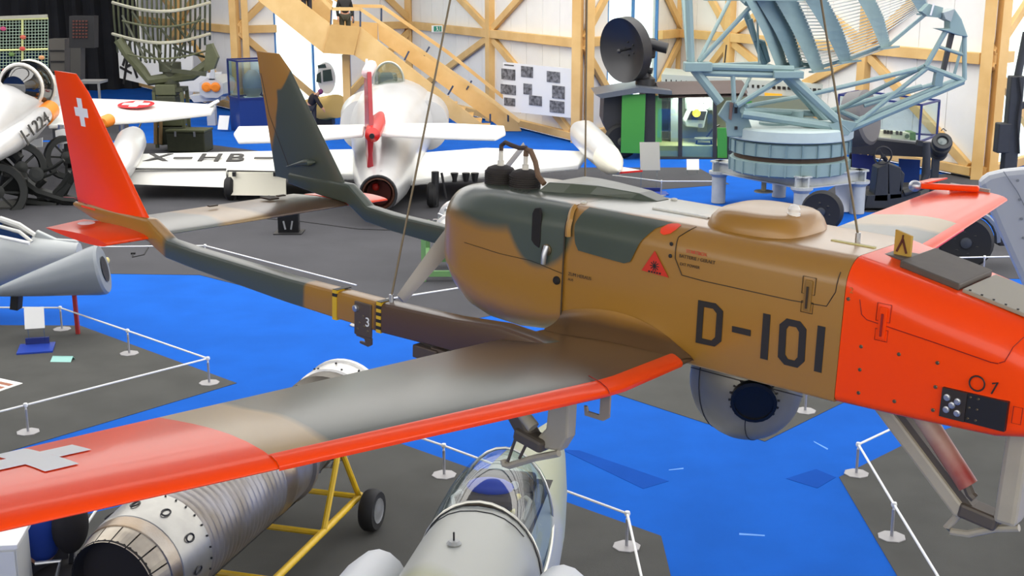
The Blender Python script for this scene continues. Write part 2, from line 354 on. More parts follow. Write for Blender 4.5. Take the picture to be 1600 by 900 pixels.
# ---------------- the suspended drone ----------------
T = Vector((.4231, 4.6324, 4.2249))
def Rm(yaw, pit, rol):
    cy, sy, cp, sp, cr, sr = math.cos(yaw), math.sin(yaw), math.cos(pit), math.sin(pit), math.cos(rol), math.sin(rol)
    return Matrix(((cy, -sy, 0), (sy, cy, 0), (0, 0, 1))) @ Matrix(((cp, 0, -sp), (0, 1, 0), (sp, 0, cp))) @ Matrix(((1, 0, 0), (0, cr, -sr), (0, sr, cr)))
DR = thing('drone_aircraft', 'camouflaged twin-boom drone with orange nose, hung from cables in the foreground', 'drone', T, rot=Rm(-.7007, -.0315, -.0183))
TAN, DGREEN, BROWN, LTAN = (162, 117, 44), (74, 82, 68), (88, 66, 46), (172, 142, 92)
BODY = camo('fuselage_camouflage', TAN, [((-.45, 0, .42), (.34, .5, .12), DGREEN, .16), ((-.22, -.28, .42), (.16, .1, .22), DGREEN, .06), ((-.42, .2, .5), (.32, .5, .2), DGREEN, .1), ((.1, .0, .47), (.31, .4, .032), (98, 104, 88), .1)], .34, .02, coat=.55)
SEAM = mat('panel_seam', (52, 40, 24), .6); SEAMR = mat('orange_panel_seam', (150, 25, 8), .5)
INK = mat('black_marking', (34, 32, 30), .55)
def loftX(secs, k=6):
    return [[Vector((X, y, z)) for y, z in rrect(w_, z0, z1, rt, rb, k)] for X, w_, z0, z1, rt, rb in secs]
main = [(-.1, .255, -.0, .446, (.085, .085), (.05, .04)), (.1, .258, -.015, .447, (.085, .085), (.02, .02)), (.5, .263, -.018, .447, (.087, .088), (.014, .014)), (.985, .265, -.015, .445, (.087, .09), (.012, .012))]
DRf = MB().loft(loftX(main)).build('fuselage', BODY, DR, smooth=35)
cowl = [(-.102, .262, -.0, .446, (.085, .085), (.06, .05)), (-.2, .265, -.045, .447, (.09, .09), (.09, .08)), (-.35, .265, -.07, .447, (.09, .1), (.12, .11)), (-.5, .264, -.07, .446, (.1, .1), (.14, .13)), (-.6, .26, -.05, .444, (.11, .11), (.15, .15)), (-.67, .248, -.015, .434, (.12, .12), (.16, .16)), (-.72, .225, .03, .415, (.12, .12), (.15, .15)), (-.75, .19, .075, .385, (.11, .1), (.13, .12)), (-.765, .14, .12, .345, (.1, .09), (.1, .09))]
cw = MB().loft(loftX(cowl, 8)).build('engine_cowling', BODY, DR, smooth=60)
nose = [(.987, .265, -.015, .445, (.087, .09), (.03, .03)), (1.1, .265, -.012, .424, (.1, .11), (.03, .03)), (1.25, .263, -.008, .394, (.11, .12), (.03, .03)), (1.48, .255, 0, .345, (.12, .12), (.035, .035)), (1.62, .225, .02, .29, (.12, .12), (.05, .05)), (1.72, .16, .05, .23, (.1, .09), (.06, .06)), (1.76, .09, .09, .19, (.06, .05), (.05, .05))]
nz = MB().loft(loftX(nose, 8)).build('orange_nose', ORANGE, DR, smooth=35)
nz['label'] = 'glossy orange nose section'
SY = -.2662
def seam(px, m=SEAM, par=DRf, r=.0016, y=SY + .002, closed=False):
    return MB().tube([(x, y, z) for x, z in px], r, 5, closed=closed).build('panel_seam', m, par)
def yside(z, top=.445, ry=.087, rz=.09, w_=.265):    # body side at height z
    if z < top - rz: return -w_
    t = min(1, (z - (top - rz)) / rz); return -(w_ - ry) - ry * math.sqrt(max(0, 1 - t * t))
def hug(px, r=.0016, m=SEAM, par=DRf, w_=.265, top=.446, name='panel_seam'):
    P = []
    for (x0, z0), (x1, z1) in zip(px[:-1], px[1:]):
        for i in range(6): t = i / 6; x, z = x0 + (x1 - x0) * t, z0 + (z1 - z0) * t; P.append((x, yside(z, top, w_=w_) - .0005, z))
    x, z = px[-1]; P.append((x, yside(z, top, w_=w_) - .0005, z))
    return MB().tube(P, r, 5).build(name, m, par)
hug([(.402, .444), (.366, .41), (.37, .34), (.4, .288), (.48, .284), (.81, .282), (.93, .287), (.955, .337), (.96, .4)])
hug([(-.1, .44), (-.1, .39), (-.1, .3), (-.1, .1), (-.1, .03)], .0028)
hug([(-.75 + .17, .235), (-.4, .222), (-.25, .222), (-.1, .2)], .0012)
# painted patches
def patch(name, px, m, par, y=SY + .0005, th=.0015):
    return MB().prism([(x, y, z) for x, z in px], (0, -th, 0)).build(name, m, par)
def hugpatch(name, poly, m, par, n=14, w_=.265, top=.446):
    # rows in z, strip between the polygon's left and right edges, hugging the rounded shoulder
    zs = [p[1] for p in poly]; z0, z1 = min(zs), max(zs); rows = []
    for i in range(n + 1):
        z = z0 + (z1 - z0) * i / n; z = min(max(z, z0 + 1e-4), z1 - 1e-4); xs = []
        for (xa, za), (xb, zb) in zip(poly, poly[1:] + poly[:1]):
            if (za - z) * (zb - z) <= 0 and za != zb: xs.append(xa + (xb - xa) * (z - za) / (zb - za))
        if len(xs) < 2: continue
        y = yside(z, top, w_=w_) - .0012; rows.append([Vector((min(xs) + (max(xs) - min(xs)) * q / 8, y, z)) for q in range(9)])
    return MB().sheet(rows).build(name, m, par, smooth=True, fix=False)
GP = mat('dark_green_paint', DGREEN, .34, noise=.08, nscale=5)
hugpatch('green_panel', [(-.045, .444), (-.06, .39), (-.052, .323), (-.032, .292), (.165, .286), (.19, .297), (.225, .372), (.268, .424), (.31, .444)], GP, DRf)
RED = mat('fluorescent_red_patch', (250, 70, 30), .45); WRED = mat('warning_red', (205, 48, 26), .5)
hugpatch('orange_oval', [(.286, .425), (.3, .441), (.33, .4445), (.348, .442), (.344, .43), (.33, .415), (.308, .408), (.292, .412)], RED, DRf)
tri = patch('warning_triangle', [(.288, .352), (.24, .276), (.35, .270)], WRED, DRf, SY); tri['label'] = 'red warning triangle with black emblem'
m_ = MB()
for k in range(10):
    a_ = k * PI / 5; c_ = Vector((.292, SY - .0024, .3)); m_.bar(c_, c_ + Vector((math.cos(a_), 0, math.sin(a_))) * .018, .001, .003)
for i in range(5): m_.bb(.268 + i * .011, .275 + i * .011, SY - .003, SY - .0015, .275, .281)
m_.build('emblem', INK, tri)
hug([(-.1, .44), (-.085, .40), (-.083, .34)], .011, mat('tan_strap', (172, 128, 58), .4), name='strap')
# D-101
def strokes(name, polys):
    m_ = MB()
    for P in polys: m_.prism([(x, SY + .0003, z) for x, z in P], (0, -.0016, 0))
    return m_.build(name, INK, DRf)
def ring(o, i): return [[o[k], o[(k + 1) % len(o)], i[(k + 1) % len(o)], i[k]] for k in range(len(o))]
LZ, HZ = .067, .217
def sh(P): return [(x + .009, z + .002) for x, z in P]
strokes('letter_d', ring(sh([(.463, .214), (.530, .216), (.560, .195), (.562, .092), (.539, .069), (.465, .067)]), sh([(.486, .195), (.522, .196), (.537, .183), (.538, .102), (.525, .087), (.487, .087)])))
strokes('hyphen', [sh([(.598, .153), (.667, .154), (.668, .133), (.599, .133)])])
strokes('digit_one', [sh([(.707, .219), (.733, .219), (.737, .068), (.71, .068)])])
strokes('digit_zero', ring(sh([(.791, .219), (.838, .219), (.862, .198), (.866, .094), (.844, .067), (.797, .067), (.772, .087), (.768, .195)]), sh([(.801, .197), (.827, .197), (.838, .184), (.841, .102), (.831, .088), (.808, .088), (.797, .1), (.793, .184)])))
strokes('digit_one', [sh([(.899, .219), (.925, .219), (.927, .07), (.901, .07)])])
def sidetext(body, x, z, s_, m, par, y=SY - .0008):
    return text('lettering', body, s_, m, par, frame((x, y, z), (1, 0, 0), (0, 0, 1)), .0004, 'LEFT')
for b_, x, z, s_, mm in (('STARTBOX', .41, .372, .016, WRED), ('BATTERIE / GERAET', .385, .352, .016, SEAM), ('EXT POWER', .39, .325, .014, SEAM), ('ZUM HERAUS', -.075, .205, .017, SEAM), ('AUS', -.075, .185, .013, SEAM)): sidetext(b_, x, z, s_, mm, DRf, yside(z) - .001)
# rivets and latches
def disc(name, x, z, r, m, par, y=None, h=.003):
    return MB().lathe([(r, 0), (r, h * .6), (r * .7, h)], (x, (y if y is not None else yside(z)) + .0005, z), (0, -1, 0), 10).build(name, m, par)
SCREW = mat('worn_screw', (120, 105, 80), .35, .8)
for x, z in ((.348, .385), (.35, .345)): disc('port_hole', x, z, .007, INK, DRf)
for x, z in ((1.056, .185), (1.177, .188), (1.296, .189), (1.06, .112), (1.299, .115), (1.064, .038), (1.18, .04), (1.3, .043), (.999, .324)): disc('screw', x, z, .006, SCREW, nz, -.2655)
def latch(x, z, par, m, sm):
    MB().bb(x - .013, x + .013, -.271, -.262, z - .05, z + .05).build('latch', m, par, bevel=.003)
    m_ = MB()
    for (a_, b_, c_, d_) in ((x - .02, x + .02, z - .055, z - .02), (x - .022, x + .022, z + .005, z + .06)):
        m_.tube([(a_, -.2665, c_), (b_, -.2665, c_), (b_, -.2665, d_), (a_, -.2665, d_)], .0014, 5, closed=True)
    m_.tube([(x, -.273, z - .04), (x, -.274, z + .03)], .004, 6)
    m_.build('latch_outline', sm, par)
latch(.865, .308, DRf, mat('tan_latch', (140, 104, 46), .4), SEAM); latch(1.116, .272, nz, ORANGE, SEAMR)
MB().tube([(x, -.266, z) for x, z in ((1.036, .33), (1.047, .285), (1.065, .272), (1.26, .25), (1.45, .226), (1.47, .227))], .0014, 5).build('panel_seam', SEAMR, nz)
MB().tube([(1.47, -.258, .227), (1.484, -.256, .235), (1.5, -.25, .28), (1.52, -.235, .31)], .0014, 5).build('panel_seam', SEAMR, nz)
bp = MB().bb(1.322, 1.512, -.2675, -.25, .032, .121).build('connector_panel', mat('black_panel', (26, 24, 24), .45), nz)
MB().bb(1.322, 1.396, -.272, -.266, .032, .121).build('connector_recess', mat('dark_brown_panel', (44, 36, 30), .5), bp)
for k, (x, z) in enumerate(((1.34, .095), (1.372, .09), (1.342, .058), (1.375, .055), (1.357, .075))):
    MB().lathe([(.01, 0), (.01, .005), (.006, .006), (.006, .01), (.002, .01)], (x, -.272, z), (0, -1, 0), 12).build('connector', STEEL, bp)
for x, z in ((1.405, .045), (1.405, .11), (1.428, .078), (1.405, .078), (1.428, .11), (1.428, .045)): disc('screw', x, z, .004, SCREW, bp, -.2675)
m_ = MB(); m_.tube([(1.418 + .022 * math.cos(t * PI / 10), -.2665, .155 + .022 * math.sin(t * PI / 10)) for t in range(20)], .0025, 6, closed=True); m_.build('digit_zero', INK, nz)
MB().tube([(1.461, -.2655, .165), (1.476, -.2655, .172), (1.462, -.2655, .135)], .0025, 6).build('digit_one', INK, nz)
m_ = MB(); m_.tube([(1.525, -.254, .06), (1.55, -.252, .06), (1.55, -.252, .11), (1.525, -.254, .11)], .0014, 5, closed=True); m_.build('panel_seam', SEAMR, nz)
sidetext('2', 1.0, .352, .026, mat('tan_ink', (190, 120, 40), .5), nz, -.2665)
# deck details
m_ = MB(); m_.bb(.13, .36, -.06, -.045, .446, .452); m_.build('deck_strip', CREAM, DRf)
m_ = MB(); m_.bb(.82, .97, -.05, -.035, .445, .449); m_.build('deck_strip', mat('yellow_line', (205, 196, 130), .5), DRf)
TOPM = mat('worn_tan_top', (150, 128, 84), .36, coat=.2)
hp = []
for (h, gx, gy) in ((.43, 1.0, 1.0), (.455, .97, .995), (.48, .9, .97), (.497, .82, .9), (.506, .74, .8), (.51, .6, .6)):
    ring_ = []
    for k in range(32):
        t = 2 * PI * k / 32; c_, s_ = math.cos(t), math.sin(t); e = .62
        ring_.append(Vector((.56 + .178 * gx * math.copysign(abs(c_) ** e, c_), .19 * gy * math.copysign(abs(s_) ** e, s_), h)))
    hp.append(ring_)
MB().loft(hp).build('top_fairing', mat('tan_paint', TAN, .34, coat=.15), DRf, smooth=50)
MB().lathe([(.022, 0), (.022, .008), (.018, .01), (.021, .022), (.014, .034), (.002, .038)], (.675, -.04, .505), (0, 0, 1), 16).build('strobe_lamp', mat('frosted_lamp', (240, 235, 225), .2), DRf, smooth=True)
# engine cylinders and ignition leads
for x, y in ((-.585, -.06), (-.46, -.06)):
    pr = []
    for i in range(7): pr += [(.062, i * .008), (.062, i * .008 + .004), (.057, i * .008 + .0045), (.057, i * .008 + .0078)]
    cy = MB().lathe(pr + [(.05, .066), (.03, .074)], (x, y, .438), (0, 0, 1), 20).build('cylinder_head', mat('sooty_cast', (50, 44, 40), .8, noise=.3, nscale=30), cw, smooth=30)
    MB().lathe([(.013, 0), (.013, .022), (.009, .024), (.009, .06)], (x, y, .51), (0, 0, 1), 10).build('spark_plug', mat('ceramic', (225, 220, 205), .3), cy, smooth=True)
CABLE = mat('ignition_lead', (66, 50, 40), .6)
MB().tube([(-.585, -.06, .565), (-.585, -.06, .59), (-.565, -.06, .605), (-.53, -.065, .598), (-.49, -.065, .592), (-.455, -.065, .597)], .009, 8).build('ignition_lead', CABLE, cw, smooth=True)
MB().tube([(-.46, -.06, .565), (-.457, -.062, .592), (-.43, -.07, .59), (-.4, -.075, .55), (-.38, -.08, .50), (-.345, -.085, .475)], .011, 8).build('ignition_lead', mat('braided_lead', (110, 84, 60), .6), cw, smooth=True)
sc_ = []
for X, y0, y1, z1 in ((-.37, -.1, .16, .47), (-.36, -.1, .16, .482), (-.28, -.06, .16, .484), (-.2, -.0, .165, .48), (-.05, .05, .17, .468), (.03, .06, .17, .448)):
    sc_.append([Vector(q) for q in ((X, y0, .44), (X + .03, y0 + .02, z1), (X + .03, y1 - .01, z1), (X, y1, .44))])
MB().loft(sc_).build('air_scoop', GP, cw, bevel=.01)
MB().prism([(x, -.258, z) for x, z in ((-.25, .30), (-.235, .285), (-.212, .275), (-.208, .30), (-.208, .40), (-.215, .425), (-.24, .42), (-.25, .40))], (0, -.012, 0)).build('exhaust_slot', mat('dull_black', (24, 20, 18), .8), cw, bevel=.004)  # raised black plate, its colour stands in for the shaded recess
MB().tube([(-.175, -.27, .29), (-.175, -.283, .26), (-.178, -.283, .225)], [.011, .011, .009], 10).build('exhaust_pipe', STEEL, cw, smooth=True)
MB().lathe([(.022, 0), (.022, .008), (.012, .01)], (-.178, -.262, .275), (0, -1, 0), 16).build('pipe_flange', SCREW, cw)
MB().lathe([(.016, 0), (.016, .012), (.01, .02)], (-.127, -.255, .17), (0, -1, 0), 12).build('filler_cap', mat('dull_black', (24, 20, 18), .8), cw)
for x, y in ((-.1, -.16), (-.1, .12), (.08, .16)): MB().lathe([(.012, 0), (.012, .006), (.006, .008)], (x, y, .446), (0, 0, 1), 10).build('deck_fastener', CREAM, DRf)
for i in range(5): MB().lathe([(.004, 0), (.004, .003)], (-.45 + i * .022, -.155, .4465), (0, 0, 1), 6).build('vent_hole', INK, cw)
# propeller
ps_ = []
for t in range(-12, 13):
    q = t / 12; r_ = .455 * q; wd = .024 + .014 * math.cos(q * PI / 2) if abs(q) > .12 else .022; tw = .75 - .4 * abs(q)
    c_ = Vector((-.82, r_ * .80, .252 + r_ * .6)); d_ = Vector((0, -.6, .8)); ax = (d_ * math.cos(tw) + Vector((1, 0, 0)) * math.sin(tw) * (1 if q > 0 else -1)); nx = ax.cross(Vector((0, .8, .6)))
    ps_.append([c_ + ax * wd * a_ + nx * .008 * b_ for a_, b_ in ((-1, 0), (-.4, .8), (.4, .8), (1, 0), (.4, -.8), (-.4, -.8))])
pp = MB().loft(ps_).build('propeller', mat('grey_propeller', (178, 172, 160), .35), DR, smooth=True)
MB().lathe([(.045, 0), (.05, .02), (.05, .05), (.03, .06)], (-.85, 0, .252), (1, 0, 0), 16).build('hub', STEEL, pp)
m_ = MB(); m_.lathe([(.05, 0), (.06, .03)], (-.8, 0, .252), (1, 0, 0), 16); m_.bb(-.79, -.76, -.12, .12, .22, .28); m_.build('engine_mount', STEEL, cw)
# wings
CH_ = [(0, 0), (.004, .012), (.02, .027), (.06, .045), (.13, .06), (.25, .072), (.4, .074), (.55, .064), (.7, .047), (.85, .026), (1, .003)]
def wsec(Y):
    a_ = abs(Y)
    LE = .463 + (a_ - .25) * .16 if a_ < .87 else .552 - (a_ - .87) * .062
    TE = -.115 + .062 * a_
    z = .0018 + .0762 * a_ - .018
    c_ = LE - TE
    up_ = [Vector((LE - x * c_, Y, z + h * c_)) for x, h in CH_]; lo_ = [Vector((LE - x * c_, Y, z - h * c_ * .5)) for x, h in CH_[::-1]]
    return up_, lo_
def wpiece(name, y0, y1, n, i0, i1, m, sgn, lower=False, cap=False):
    rows = []
    for k in range(n + 1):
        u_, l_ = wsec(sgn * (y0 + (y1 - y0) * k / n)); prof = (u_ + l_[:-1] if lower else u_[i0:i1 + 1])
        rows.append(prof)
    m_ = MB()
    if lower: m_.loft(rows, True)
    else: m_.sheet(rows)
    return m_.build(name, m, DR, smooth=30, fix=lower)
WINGN = camo('starboard_wing_camouflage', (72, 76, 62), [((.05, -.42, 0), (.62, .8, .6), BROWN, .12), ((.2, -2.3, .15), (.9, .44, .5), LTAN, .035)], .3, .05, 3)
WINGF = camo('port_wing_camouflage', (76, 80, 66), [((.2, .3, 0), (.8, .8, .6), LTAN, .14), ((.2, 2.4, .15), (.9, .6, .5), LTAN, .04)], .3, .05, 3)
for sgn, mm in ((-1, WINGN), (1, WINGF)):
    wg = wpiece('wing', .25, 2.06, 14, 0, 10, mm, sgn, True)
    wt = wpiece('wing_tip', 2.06, 2.74, 6, 0, 10, ORANGE, sgn, True); wt['label'] = 'orange outer wing panel'
    rows = []
    for k in range(17):          # orange leading edge band, proud of the wing skin
        Y = sgn * (.35 + (2.062 - .35) * k / 16); u_, l_ = wsec(Y); P = [q + Vector((.003, 0, -.003)) for q in l_[-3:-1]] + [q + Vector((.003, 0, .0025)) for q in u_[:4]] + [u_[3].lerp(u_[4], .25) + Vector((0, 0, .002))]
        rows.append(P)
    le = MB().sheet(rows).build('leading_edge_band', ORANGE, DR, smooth=50, fix=False)
    u_, l_ = wsec(sgn * .87); MB().tube([q + Vector((.004, 0, .004)) for q in u_[:5]], .0016, 5).build('band_joint', SEAMR, le)
    # white cross on the tip
    def ws(x, Y):
        u2, l2 = wsec(Y)
        for a_, b_ in zip(u2[:-1], u2[1:]):
            if b_.x <= x <= a_.x: t = (a_.x - x) / max(1e-6, a_.x - b_.x); return a_.lerp(b_, t) + Vector((0, 0, .0025))
        return u2[-1]
    if sgn < 0:
        m_ = MB()
        for (x0, x1, y0, y1) in ((.03, .27, 2.44, 2.52), (.11, .19, 2.36, 2.44), (.11, .19, 2.52, 2.6)):
            m_.sheet([[ws(x0 + (x1 - x0) * i / 8, -(y0 + (y1 - y0) * j / 2)) for i in range(9)] for j in range(3)])
        m_.build('white_cross', WHITE, wt, fix=False)
    else:
        tp = MB(); u_, l_ = wsec(2.75); tp.bar((.02, 2.62, .225), (.3, 2.70, .238), .05, .03); tp.build('tip_antenna_fairing', ORANGE, wt, bevel=.01)
        MB().ell((-.0, 2.6, .222), (.035, .03, .03), 12, 8).build('tip_lamp', STEEL, wt, smooth=True)
        MB().prism([(-.05, 2.66, .215), (.06, 2.62, .24), (.09, 2.8, .25), (-.02, 2.86, .225)], (0, 0, .008)).build('tip_plate', ORANGE, wt)
        MB().bar((.13, 2.745, .225), (.34, 2.745, .22), .02, .03).build('tip_cap', mat('bare_grey_tip', (150, 150, 140), .5), wt)
    # root fillet
    rows = []
    for k in range(13):
        q = k / 12; X = -.1 + .57 * q; zt = .06 + .05 * math.sin(PI * min(1, q * 1.02)) ** .8 - .06 * q ** 4; Yb = sgn * (.36 + .1 * math.sin(PI * q) ** .6)
        u2, l2 = wsec(Yb); zw = u2[-1].z
        for a_, b_ in zip(u2[:-1], u2[1:]):
            if b_.x <= X <= a_.x: zw = a_.z + (b_.z - a_.z) * (a_.x - X) / max(1e-6, a_.x - b_.x)
        if X > u2[0].x: zw = u2[0].z
        zw += .001; r0 = []
        for a_ in range(9):
            t = a_ * PI / 16; r0.append(Vector((X, Yb + (sgn * .2625 - Yb) * math.sin(t), zw + (zt - zw) * (1 - math.cos(t)))))
        rows.append(r0)
    MB().sheet(rows).build('root_fillet', camo('fillet_camouflage%d' % sgn, BROWN, [((.1, sgn * .24, .24), (.7, .12, .18), TAN, .2)], .34, .02), DR, smooth=True, fix=False)
    # tail boom
    bs = []
    for X, zc, hh in ((.2, .03, .02), (.06, .036, .035), (-.08, .03, .05), (-.3, .0, .06), (-.66, -.012, .058), (-1.2, -.01, .05), (-1.8, .008, .042), (-1.99, .018, .04), (-2.005, .022, .042), (-2.125, .075, .05), (-2.14, .078, .05), (-2.35, .082, .044), (-2.6, .094, .03), (-2.74, .105, .012)):
        wd = .04 if X > -1.9 else .04 - (-1.9 - X) * .025
        bs.append([Vector((X, sgn * .594 + y, z)) for y, z in rrect(wd, zc - hh, zc + hh, (.02, min(.02, hh * .9)), (.012, min(.012, hh * .9)), 3)])
    if sgn > 0: bs = [[q + Vector((0, 0, .03 * min(1, max(0, (-1.95 - q.x) / .2)))) for q in r_] for r_ in bs[:-1]]
    if sgn < 0: bm_ = camo('near_boom_camouflage', (78, 84, 72), [((-.3, -.6, 0), (.42, .4, .4), BROWN, .04), ((-.88, -.6, 0), (.2, .4, .4), TAN, .05), ((-2.5, -.6, 0), (.5, .4, .4), TAN, .03)], .32, .02)
    else: bm_ = GP
    bo = MB().loft(bs).build('tail_boom', bm_, DR, smooth=22)
    # fin
    fs_ = []
    for t in range(9):
        q = t / 8; z = .115 + q * (.6 if sgn < 0 else .655); xl = -2.15 - .51 * q; xt = -2.73 - .146 * q
        if t == 8: xl -= .03
        c_ = xl - xt; th = .5
        fs_.append([Vector((xl - x * c_, sgn * .594 + h * c_ * th, z)) for x, h in CH_] + [Vector((xl - x * c_, sgn * .594 - h * c_ * th, z)) for x, h in CH_[-2:0:-1]])
    if sgn < 0: fm = ORANGE
    else: fm = camo('far_fin_camouflage', DGREEN, [((-2.9, .594, .55), (.2, .3, .42), TAN, .04), ((-2.72, .594, .78), (.13, .3, .2), TAN, .04)], .4, .03, 5)
    fn = MB().loft(fs_).build('tail_fin', fm, DR, smooth=40)
    if sgn > 0:
        MB().tube([(-2.8, .56, .66), (-2.72, .548, .45), (-2.56, .54, .2)], .002, 5).build('rudder_seam', SEAM, fn)
        MB().tube([(-2.37, .56, .24), (-2.4, .545, .236), (-2.44, .54, .23), (-2.5, .54, .215), (-2.58, .545, .19)], [.004, .02, .016, .007, .003], 10).build('fin_blister', GP, fn, smooth=True)
    else:
        MB().tube([(-2.83, -.606, .125), (-2.72, -.62, .14), (-2.6, -.625, .125)], .002, 5).build('rudder_seam', SEAMR, fn)
        def fy(X, z):
            q = (z - .115) / .6; xl = -2.15 - .51 * q; xt = -2.73 - .146 * q; x = (xl - X) / (xl - xt)
            for (a_, ha), (b_, hb) in zip(CH_[:-1], CH_[1:]):
                if a_ <= x <= b_: return -.594 - (ha + (hb - ha) * (x - a_) / (b_ - a_)) * (xl - xt) * .5 - .0015
            return -.594
        m_ = MB(); cx, cz = -2.645, .545
        for (x0, x1, z0, z1) in ((cx - .02, cx + .02, cz - .063, cz + .063), (cx - .055, cx - .02, cz - .02, cz + .02), (cx + .02, cx + .055, cz - .02, cz + .02)):
            sk = .25
            m_.sheet([[Vector((X - (z - cz) * sk, fy(X - (z - cz) * sk, z), z)) for X in [x0 + (x1 - x0) * i / 6 for i in range(7)]] for z in [z0 + (z1 - z0) * j / 4 for j in range(5)]])
        m_.build('white_cross', WHITE, fn, fix=False)
        MB().bb(-2.66, -2.55, -.62, -.6, .105, .112).build('fin_root_strip', ORANGE, fn)  # small strip in the fin's own orange
# tailplane
STAB = camo('tailplane_camouflage', LTAN, [((-2.3, .5, .05), (.8, .45, .5), BROWN, .06), ((-2.35, -.4, .05), (.35, .22, .4), (120, 124, 112), .1)], .3, .05)
def stab(y0, y1, x0, x1, name, m, xs=0):
    rows = []
    for k in range(9):
        q = k / 8; Y = y0 + (y1 - y0) * q; LE = x0; TE = x1 + xs * q; c_ = LE - TE; z = .045
        rows.append([Vector((LE - x * c_, Y, z + h * c_ * .55)) for x, h in CH_] + [Vector((LE - x * c_, Y, z - h * c_ * .45)) for x, h in CH_[-2:0:-1]])
    return MB().loft(rows).build(name, m, DR, smooth=40)
sb = stab(-.575, .575, -2.14, -2.56, 'tailplane', STAB)
MB().bb(-2.5, -2.42, .3, .36, .062, .07).build('hinge', SEAM, sb)
for y in (-.05, .38): MB().bb(-2.47, -2.45, y, y + .05, .066, .072).build('hinge', SEAM, sb)
s1 = stab(-.61, -.84, -2.12, -2.66, 'outer_tailplane', ORANGE, .06); s1['label'] = 'orange outer tailplane stub with white oval'
MB().ell((-2.46, -.72, .073), (.035, .04, .004), 16, 6).build('white_oval', WHITE, s1)
stab(.61, .84, -2.12, -2.52, 'outer_tailplane', ORANGE, .06)
# boom fittings
YB = mat('hazard_yellow', (212, 172, 30), .5)
for k, (X, nblk) in enumerate(((-.905, 1), (-.665, 3))):
    z0, z1 = -.07, .048; n_ = 9
    for i in range(n_):
        zz0 = z0 + (z1 - z0) * i / n_; zz1 = z0 + (z1 - z0) * (i + 1) / n_
        MB().bb(X - .012, X + .012, -.6365, -.594, zz0, zz1).build('hazard_band', INK if (i % 2 == 1 and (k == 1 or i > 6)) else YB, DR)
    MB().bb(X - .012, X + .012, -.635, -.56, .046, .0495).build('hazard_band', INK, DR)
br = MB().bb(-.79, -.7, -.642, -.63, -.1, .03).build('boom_bracket', mat('bare_bracket', (92, 78, 66), .5, .3), DR, bevel=.004)
MB().prism([(-.78, -.64, -.1), (-.7, -.64, -.1), (-.7, -.64, -.125), (-.715, -.64, -.135), (-.76, -.64, -.13), (-.76, -.64, -.122), (-.73, -.64, -.122), (-.735, -.64, -.108), (-.78, -.64, -.105)], (0, .01, 0)).build('hook', mat('bare_bracket', (92, 78, 66), .5, .3), br)
MB().lathe([(.013, 0), (.013, .014), (.008, .016)], (-.775, -.64, .005), (0, -1, 0), 10).build('bolt', STEEL, br)
for x, z in ((-.76, -.05), (-.735, -.06), (-.74, -.02), (-.77, -.075), (-.715, -.075)): disc('rivet', x, z, .005, SCREW, br, -.642)
text('bracket_number', '3', .05, WHITE, br, frame((-.715, -.644, -.04), (1, 0, 0), (0, 0, 1)), .001)
m_ = MB(); m_.box((-.43, -.6, -.1), (.12, .07, .05)); m_.box((-.36, -.6, -.085), (.1, .05, .03)); m_.build('boom_latch', mat('bare_bracket', (92, 78, 66), .5, .3), DR, bevel=.006)
m_ = MB(); hz = Vector((.53, -.83, .02)); m_.prism([hz + Vector(q) for q in ((0, 0, .01), (-.035, 0, .01), (-.035, 0, -.06), (-.08, 0, -.06), (-.085, 0, -.045), (-.095, 0, -.045), (-.09, 0, -.075), (-.02, 0, -.075), (0, 0, -.06))], (0, .008, 0)); m_.build('wing_hook', mat('hook_beige', (150, 138, 122), .5), DR)
# camera turret
TUR = mat('turret_grey', (142, 138, 126), .4, .35, noise=.12, nscale=12)
tu = MB().ell((.535, -.01, -.115), (.205, .17, .205), 28, 18).build('sensor_turret', TUR, DR, smooth=True)
tilt = Vector((.45, -.85, -.22)).normalized()
MB().lathe([(.078, 0), (.078, .022), (.066, .024), (.066, .017), (.002, .017)], Vector((.56, -.01, -.12)) + Vector((.085, -.135, .0)), tilt, 20).build('lens_opening', mat('lens_black', (14, 14, 15), .35), tu, smooth=30)
m_ = MB()
for k in range(18):
    a_ = 2 * PI * k / 18; x_ = tilt.orthogonal().normalized(); y_ = tilt.cross(x_); c_ = Vector((.645, -.145, -.12)); d_ = x_ * math.cos(a_) + y_ * math.sin(a_)
    m_.bar(c_ + d_ * .066, c_ + d_ * .086 + tilt * .004, .006, .006)
m_.build('lens_bolts', INK, tu)
for off, nrm in ((-.1, (1, 0, .1)), (.0, (0, .3, 1)), (.1, (1, 0, -.2))):
    N_ = Vector(nrm).normalized(); x_ = N_.orthogonal().normalized(); y_ = N_.cross(x_); c_ = Vector((.535, -.01, -.115)); P = []
    for k in range(40):
        d_ = (x_ * math.cos(2 * PI * k / 40) + y_ * math.sin(2 * PI * k / 40)) * math.sqrt(1 - (off / .205) ** 2) * 1.002 + N_ * off / .205; P.append(c_ + Vector((d_.x * .205, d_.y * .17, d_.z * .205)))
    MB().tube(P, .002, 5, closed=True).build('turret_seam', INK, tu)
MB().lathe([(.15, -.05), (.15, .05)], (.535, -.01, -.03), (0, 0, 1), 24).build('turret_collar', TUR, tu, smooth=True)
